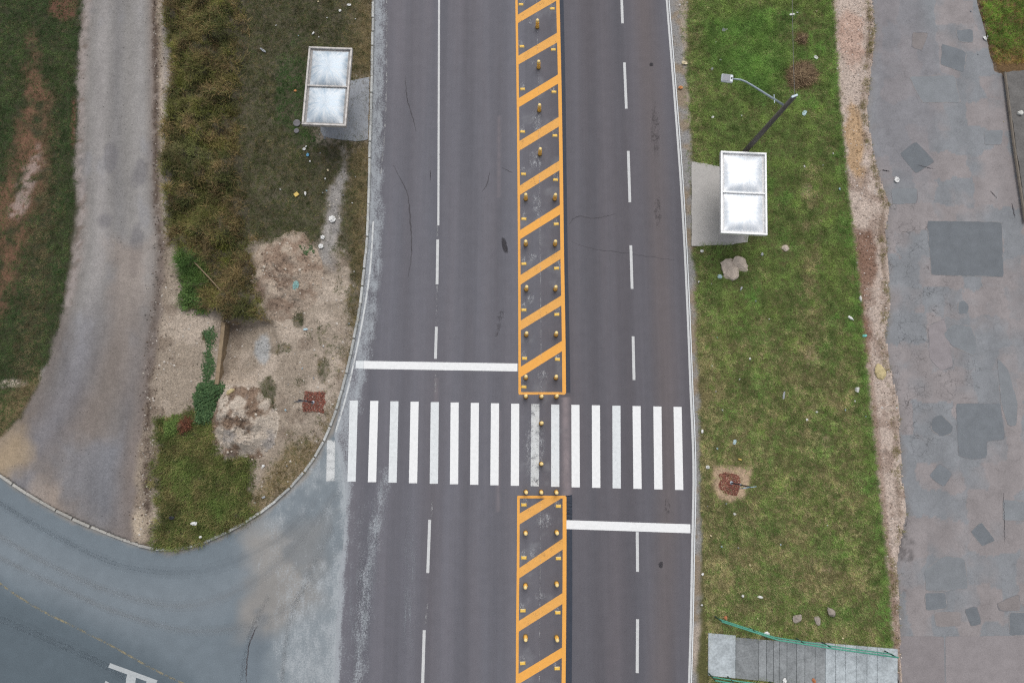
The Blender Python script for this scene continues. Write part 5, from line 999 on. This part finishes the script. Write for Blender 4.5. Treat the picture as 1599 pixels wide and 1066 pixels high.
plant('leafy_bush', (472, 398), 'small green bush on the right flank of the upper heap', 'bush', [(460, 380), (474, 378), (488, 398), (482, 412), (466, 402)], ZL + .05, 900, .09, (G1, G2), 64, .22)
plant('leafy_bush', (478, 428), 'tiny green bush on the upper heap beside the teal sheet', 'bush', [(470, 424), (484, 424), (486, 434), (474, 434)], ZL + .12, 300, .08, (G1, G2), 65, .18)
plant('weed_clump', (272, 662), 'leafy green weed clump at the top left of the corner weeds', 'weeds', [(254, 655), (285, 650), (290, 675), (256, 690)], ZL + .1, 1300, .10, (lin(76, 96, 48) * 1.6, lin(100, 120, 62) * 1.6), 66, .3)
M_DEAD = leafmat('dead_twigs', .0)
def dead_shrub(px, py, r, n, label, seed, z=.05, col=((104, 84, 66), (164, 144, 112))):
    e = empty('dead_shrub', S3(px, py, z)); tag(e, label, 'dead shrub'); rng = np.random.default_rng(seed); mb = []; az = rng.uniform(0, 2 * math.pi, n); rr = r * np.sqrt(rng.random(n)) * .9 * (.25 + 1.5 * fbm(np.cos(az) * 2 + seed, np.sin(az) * 2, .9, seed)) * (.7 + .3 * np.cos(az - .8) ** 2); L = r * rng.uniform(.15, .6, n); el = rng.uniform(.05, .9, n); d2 = rng.uniform(0, 6.28, n); bx, by = rr * np.cos(az), rr * np.sin(az); bz = rng.uniform(0, .3, n) * (1 - rr / r); w = rng.uniform(.006, .015, n)
    tx, ty, tz = bx + L * np.cos(d2) * np.cos(el), by + L * np.sin(d2) * np.cos(el), bz + L * np.sin(el) * .55; px_, py_ = -np.sin(d2) * w, np.cos(d2) * w
    V = np.stack([np.stack([bx - px_, by - py_, bz], 1), np.stack([bx + px_, by + py_, bz], 1), np.stack([tx + px_ * .4, ty + py_ * .4, tz], 1), np.stack([tx - px_ * .4, ty - py_ * .4, tz + .004], 1)], 1).reshape(-1, 3)
    C = mixc(np.tile(lin(*col[0]) * 1.4, (n, 1)), lin(*col[1]) * 1.4, rng.random(n) ** 2) * rng.uniform(.5, 1.3, (n, 1)); o = link('twigs', mesh_np('twigs', V, np.arange(4 * n).reshape(-1, 4), np.repeat(C, 4, 0), False, M_DEAD), e); o['kind'] = 'stuff'
    m2 = MB(); rg = random.Random(seed)
    for k in range(9): a = rg.uniform(0, 6.28); m2.tube([(0, 0, 0), (r * .4 * math.cos(a), r * .4 * math.sin(a), .22), (r * .85 * math.cos(a + .3), r * .85 * math.sin(a + .3), .34)], [.02, .014, .007], 5)
    m2.build('branch', rmat('branch_bark_%d' % seed, lin(120, 98, 76)), e)
dead_shrub(1250, 120, .85, 1700, 'large brown dead shrub beside the street lamp pole top', 71); dead_shrub(1252, 62, .40, 260, 'small brown dead shrub above the larger dead one', 72); dead_shrub(290, 663, .40, 500, 'rust-brown dead shrub among the corner weeds', 73, ZL + .25, ((88, 52, 40), (130, 88, 66)))

# ------------------------------------------------------------------ litter
LM = {k: solid('litter_' + k, tuple(lin(*v)), .6, 0, .08, 20) for k, v in dict(white=(238, 238, 236), blue=(120, 180, 215), paleblue=(196, 220, 230), yellow=(226, 196, 110), cream=(238, 224, 190), orange=(216, 150, 96), grey=(170, 174, 178), teal=(136, 172, 168), cyan=(130, 210, 205), black=(52, 54, 62)).items()}
def crumple(name, rx, ry, h, seed, mat):
    import bmesh
    bm = bmesh.new(); n = 7; rg = random.Random(seed); vs = []
    for j in range(n):
        for i in range(n):
            a = -1 + 2 * i / (n - 1); b = -1 + 2 * j / (n - 1); k = 1 + .25 * (rg.random() - .5); s = 1 / max(1, (a * a + b * b) ** .5) * .97 if rg.random() < .8 else .85
            vs.append(bm.verts.new((a * rx * k * s, b * ry * k * s, h * (.25 + .9 * rg.random()) * (1 - .5 * max(abs(a), abs(b))))))
    for j in range(n - 1):
        for i in range(n - 1): q = j * n + i; bm.faces.new((vs[q], vs[q + 1], vs[q + n + 1], vs[q + n]))
    g = bmesh.ops.extrude_face_region(bm, geom=bm.faces[:])
    for v in g['geom']:
        if isinstance(v, bmesh.types.BMVert): v.co.z -= .006
    bmesh.ops.recalc_face_normals(bm, faces=bm.faces); me = bpy.data.meshes.new(name); bm.to_mesh(me); bm.free(); me.materials.append(mat); return me
LZ = lambda px: ZL + .05 if px < 600 else .075
def litter(kind, px, py, w, l, col, label, rz=0.0, cat=None, z=None, group=None):
    z = LZ(px) if z is None else z; p = S3(px, py, z)
    if kind == 'bottle':
        o = MB().lathe([(.01, 0), (w, .01), (w, l * .62), (w * .4, l * .82), (w * .38, l)], 12).build('bottle', LM[col], None, True); o.rotation_euler = (math.pi / 2, 0, rz); o.location = (p.x + l / 2 * math.sin(-rz), p.y - l / 2 * math.cos(rz) * -1, z + w * .7)
    elif kind == 'carton':
        o = MB().box((0, 0, 0), (w, l, .07), 0, .01).build('carton', LM[col]); o.rotation_euler = (.1, .08, rz); o.location = (p.x, p.y, z + .03)
    elif kind == 'sheet':
        o = link('plastic_sheet', crumple('plastic_sheet', w, l, .10, int(px * 7 + py), LM[col])); o.rotation_euler = (0, 0, rz); o.location = (p.x, p.y, z)
    else:
        o = link(kind, crumple(kind, w, l, min(w, l) * .8, int(px * 7 + py), LM[col])); o.rotation_euler = (0, 0, rz); o.location = (p.x, p.y, z)
    return tag(o, label, cat or kind.replace('_', ' '), group)
litter('plastic_bag', 519, 342.5, .20, .20, 'white', 'large round white plastic bag on the bare path left of the road'); litter('plastic_bag', 504, 370.5, .12, .11, 'white', 'small white plastic bag, upper of two beside the grey gravel path'); litter('plastic_bag', 501.5, 384.5, .14, .13, 'white', 'crescent-shaped white plastic bag just above the upper heap')
litter('carton', 463, 304, .24, .20, 'yellow', 'squashed yellow carton in the grass below the left shelter', .7); litter('bottle', 477, 303, .055, .22, 'white', 'white bottle lying next to the squashed yellow carton', .1); litter('plastic_bag', 480.5, 242, .09, .10, 'blue', 'blue plastic scrap in the grass below the left shelter')
litter('paper_scrap', 475, 233, .09, .08, 'white', 'white paper scrap just above the blue plastic scrap'); litter('paper_scrap', 461, 142, .08, .06, 'orange', 'orange scrap in the grass left of the left shelter'); litter('sheet', 462, 446, .17, .27, 'teal', 'teal plastic sheet lying on the upper dirt heap', -.1, 'sheet', ZL + .42)
litter('paper_scrap', 477, 514, .12, .06, 'paleblue', 'pale blue scrap on bare earth below the upper heap', .1); litter('plastic_bag', 303, 817, .18, .09, 'white', 'white plastic bag in the corner weeds near the kerb', 0, None, ZL + .3); litter('plastic_bag', 268, 808, .14, .08, 'black', 'black plastic bag in the corner weeds', 0, None, ZL + .3); litter('paper_scrap', 313, 838, .07, .06, 'white', 'white paper scrap at the weedy kerb below the white bag', 0, None, ZL + .25)
litter('plastic_bag', 398, 690, .16, .09, 'paleblue', 'pale blue plastic bag at the foot of the lower heap', .2, None, ZL + .25); litter('paper_scrap', 411, 727, .08, .07, 'white', 'white paper scrap below the lower dirt heap'); litter('carton', 412, 776, .15, .09, 'grey', 'small grey carton near the corner kerb', .4)
litter('paper_scrap', 531, 17, .08, .08, 'white', 'white paper scrap near the kerb at the top left of the road'); litter('bottle', 489, 53, .045, .20, 'white', 'white bottle in grass just above the left shelter', -.7); litter('paper_scrap', 545, 8, .13, .07, 'white', 'torn white paper near the kerb at the very top'); litter('paper_scrap', 411, 79, .22, .06, 'grey', 'long grey scrap in the grass left of the left shelter', -.6)
litter('bread_scrap', 1069, 98.5, .17, .10, 'cream', 'cream coloured bread-like scrap on the right road shoulder', -.2, 'scrap'); litter('foam_ring', 1063, 137, .13, .09, 'orange', 'orange scrap on the right road shoulder', 0, 'scrap'); litter('plastic_bag', 1130, 47, .10, .11, 'grey', 'grey plastic bag in the grass at the top of the right verge')
litter('plastic_bag', 1256, 177, .12, .18, 'paleblue', 'pale blue plastic bag below the lamp pole top', -.5); litter('plastic_bag', 1237, 23, .17, .07, 'white', 'flat white bag high on the right verge beside small stones', .1); litter('plastic_bag', 1274, 90, .12, .10, 'white', 'white bag beside the large dead shrub', -.6); litter('plastic_bag', 1112, 108, .07, .09, 'grey', 'grey plastic scrap left of the street lamp head')
litter('plastic_bag', 1113, 183, .08, .07, 'white', 'white scrap in grass below the street lamp head'); litter('plastic_bag', 1124, 432, .13, .12, 'paleblue', 'pale blue ball of plastic beside the big pinkish boulder'); litter('paper_scrap', 1096, 392, .09, .08, 'white', 'white scrap just below the right concrete pad'); litter('bottle', 1157, 451, .05, .22, 'grey', 'grey bottle in grass below the big boulder', -.5); litter('paper_scrap', 1190, 397, .07, .10, 'grey', 'grey scrap right of the boulder under the shelter', -.3)
litter('bottle', 1328, 497, .07, .33, 'white', 'white bottle lying in grass beside the gravel path', .95); litter('paper_scrap', 1350, 524, .14, .07, 'cyan', 'cyan scrap at the edge of the gravel path', .1); litter('plastic_bag', 1147, 690, .09, .13, 'paleblue', 'pale blue bag on the verge level with the crosswalk', -.4); litter('paper_scrap', 1096.5, 673, .06, .10, 'white', 'white scrap on the road shoulder beside the crosswalk'); litter('carton', 1155, 717, .16, .07, 'yellow', 'yellow carton scrap just above the right red brick patch', -.25); litter('paper_scrap', 1105, 729, .10, .09, 'white', 'white scrap to the left of the right red brick patch')
litter('paper_scrap', 1187, 931.5, .14, .06, 'white', 'white scrap in grass above the footbridge railing', -.15); litter('plastic_bag', 1197, 990, .16, .14, 'white', 'crumpled white bag caught at the footbridge railing', 0, None, .16); litter('plastic_bag', 1225, 1062, .10, .13, 'white', 'white rag lying on the footbridge planks', 0, None, .15); litter('paper_scrap', 1224, 617, .06, .22, 'grey', 'long grey strip of litter in the middle of the right verge', -.2); litter('paper_scrap', 1538, 60, .13, .09, 'white', 'white litter on the street edge by the corner grass', -.8, None, .08); litter('paper_scrap', 1400, 281, .14, .17, 'white', 'white splotch of plaster on the patched street', 0, 'plaster', .05)
LG = (('left', [(497, 3), (511, 28), (498, 58), (478, 229), (484, 252), (500, 239), (507, 216), (499, 210), (555, 276), (512, 266), (508, 279), (536, 305), (550, 317), (553, 424), (545, 505), (504, 301), (510, 298), (438, 296), (446, 640), (448, 727), (466, 56), (555, 30), (431, 40), (520, 560), (505, 540), (490, 590), (472, 575), (450, 600)], 'tiny white litter scrap on the verge left of the road'),
      ('right', [(1062, 8), (1073, 4), (1125, 94), (1135, 46), (1118, 66), (1158, 181), (1171, 560), (1112, 571), (1120, 527), (1155, 592), (1118, 611), (1150, 519), (1128, 640), (1201, 498), (1260, 655), (1275, 643), (1320, 640), (1335, 626), (1352, 650), (1292, 820), (1171, 882), (1127, 853), (1153, 855), (1097, 896), (1096, 944), (1110, 836), (1183, 965), (1316, 996), (1160, 930), (1301, 240), (1285, 258), (1311, 295), (1256, 260), (1245, 20), (1275, 18), (1091, 440), (1111, 443), (1180, 470), (1120, 700), (1134, 786), (1105, 790), (1219, 850)], 'tiny white litter scrap on the verge right of the road'),
      ('street', [(1542, 57), (1540, 64), (1578, 172), (1581, 186), (1400, 636), (1377, 636), (1527, 85), (1516, 18), (1567, 190), (1399, 640)], 'tiny white litter scrap on the patched street'))
MS = [crumple('litter_scrap', .05, .04, .05, 900 + k, LM[c]) for k, c in enumerate(('white', 'white', 'paleblue', 'grey', 'white', 'cream'))]
LMK = [('the left bus shelter', 510, 135), ('the large round white bag', 519, 342), ('the upper dirt heap', 445, 432), ('the lower dirt heap', 380, 660), ('the square red brick bed', 490, 627), ('the right bus shelter', 1161, 301), ('the street lamp head', 1135, 122), ('the big dead shrub', 1250, 118),
       ('the pinkish boulder', 1146, 417), ('the white bottle', 1328, 497), ('the right red brick patch', 1140, 757), ('the footbridge', 1255, 1010), ('the three grey rocks', 1275, 962), ('the concrete apron', 1590, 220), ('the corner grass', 1560, 60), ('the sandy flat rock', 1374, 580), ('the white plaster splotch', 1400, 281)]
CN = ('white', 'white', 'pale blue', 'grey', 'white', 'cream'); rank = {}; todo = []
for side_, pts, lab in LG:
    for i, (x, y) in enumerate(pts):
        nm, lx_, ly_ = min(LMK, key=lambda q: math.hypot(q[1] - x, q[2] - y)); dx, dy = x - lx_, y - ly_
        di = ('right of' if dx > 0 else 'left of') if abs(dx) > abs(dy) else ('below' if dy > 0 else 'above'); todo.append((math.hypot(dx, dy), side_, x, y, (i * 5 + int(x)) % 6, nm, di))
for d_, side_, x, y, mi, nm, di in sorted(todo):
    k_ = (nm, di, CN[mi]); rank[k_] = rank.get(k_, 0) + 1
    z = .05 if side_ == 'street' else LZ(x); p = S3(x, y, z); o = link('litter_scrap', MS[mi]); o.location = p; o.rotation_euler = (0, 0, random.uniform(0, 6)); k = random.uniform(.6, 1.35); o.scale = (k, k * random.uniform(.6, 1.2), k)
    tag(o, f'tiny {CN[mi]} litter scrap {di} {nm}, ' + ('nearest' if rank[k_] == 1 else ORD[rank[k_] - 1] + ' nearest') + f' {CN[mi]} one', 'litter', 'litter scraps ' + side_)
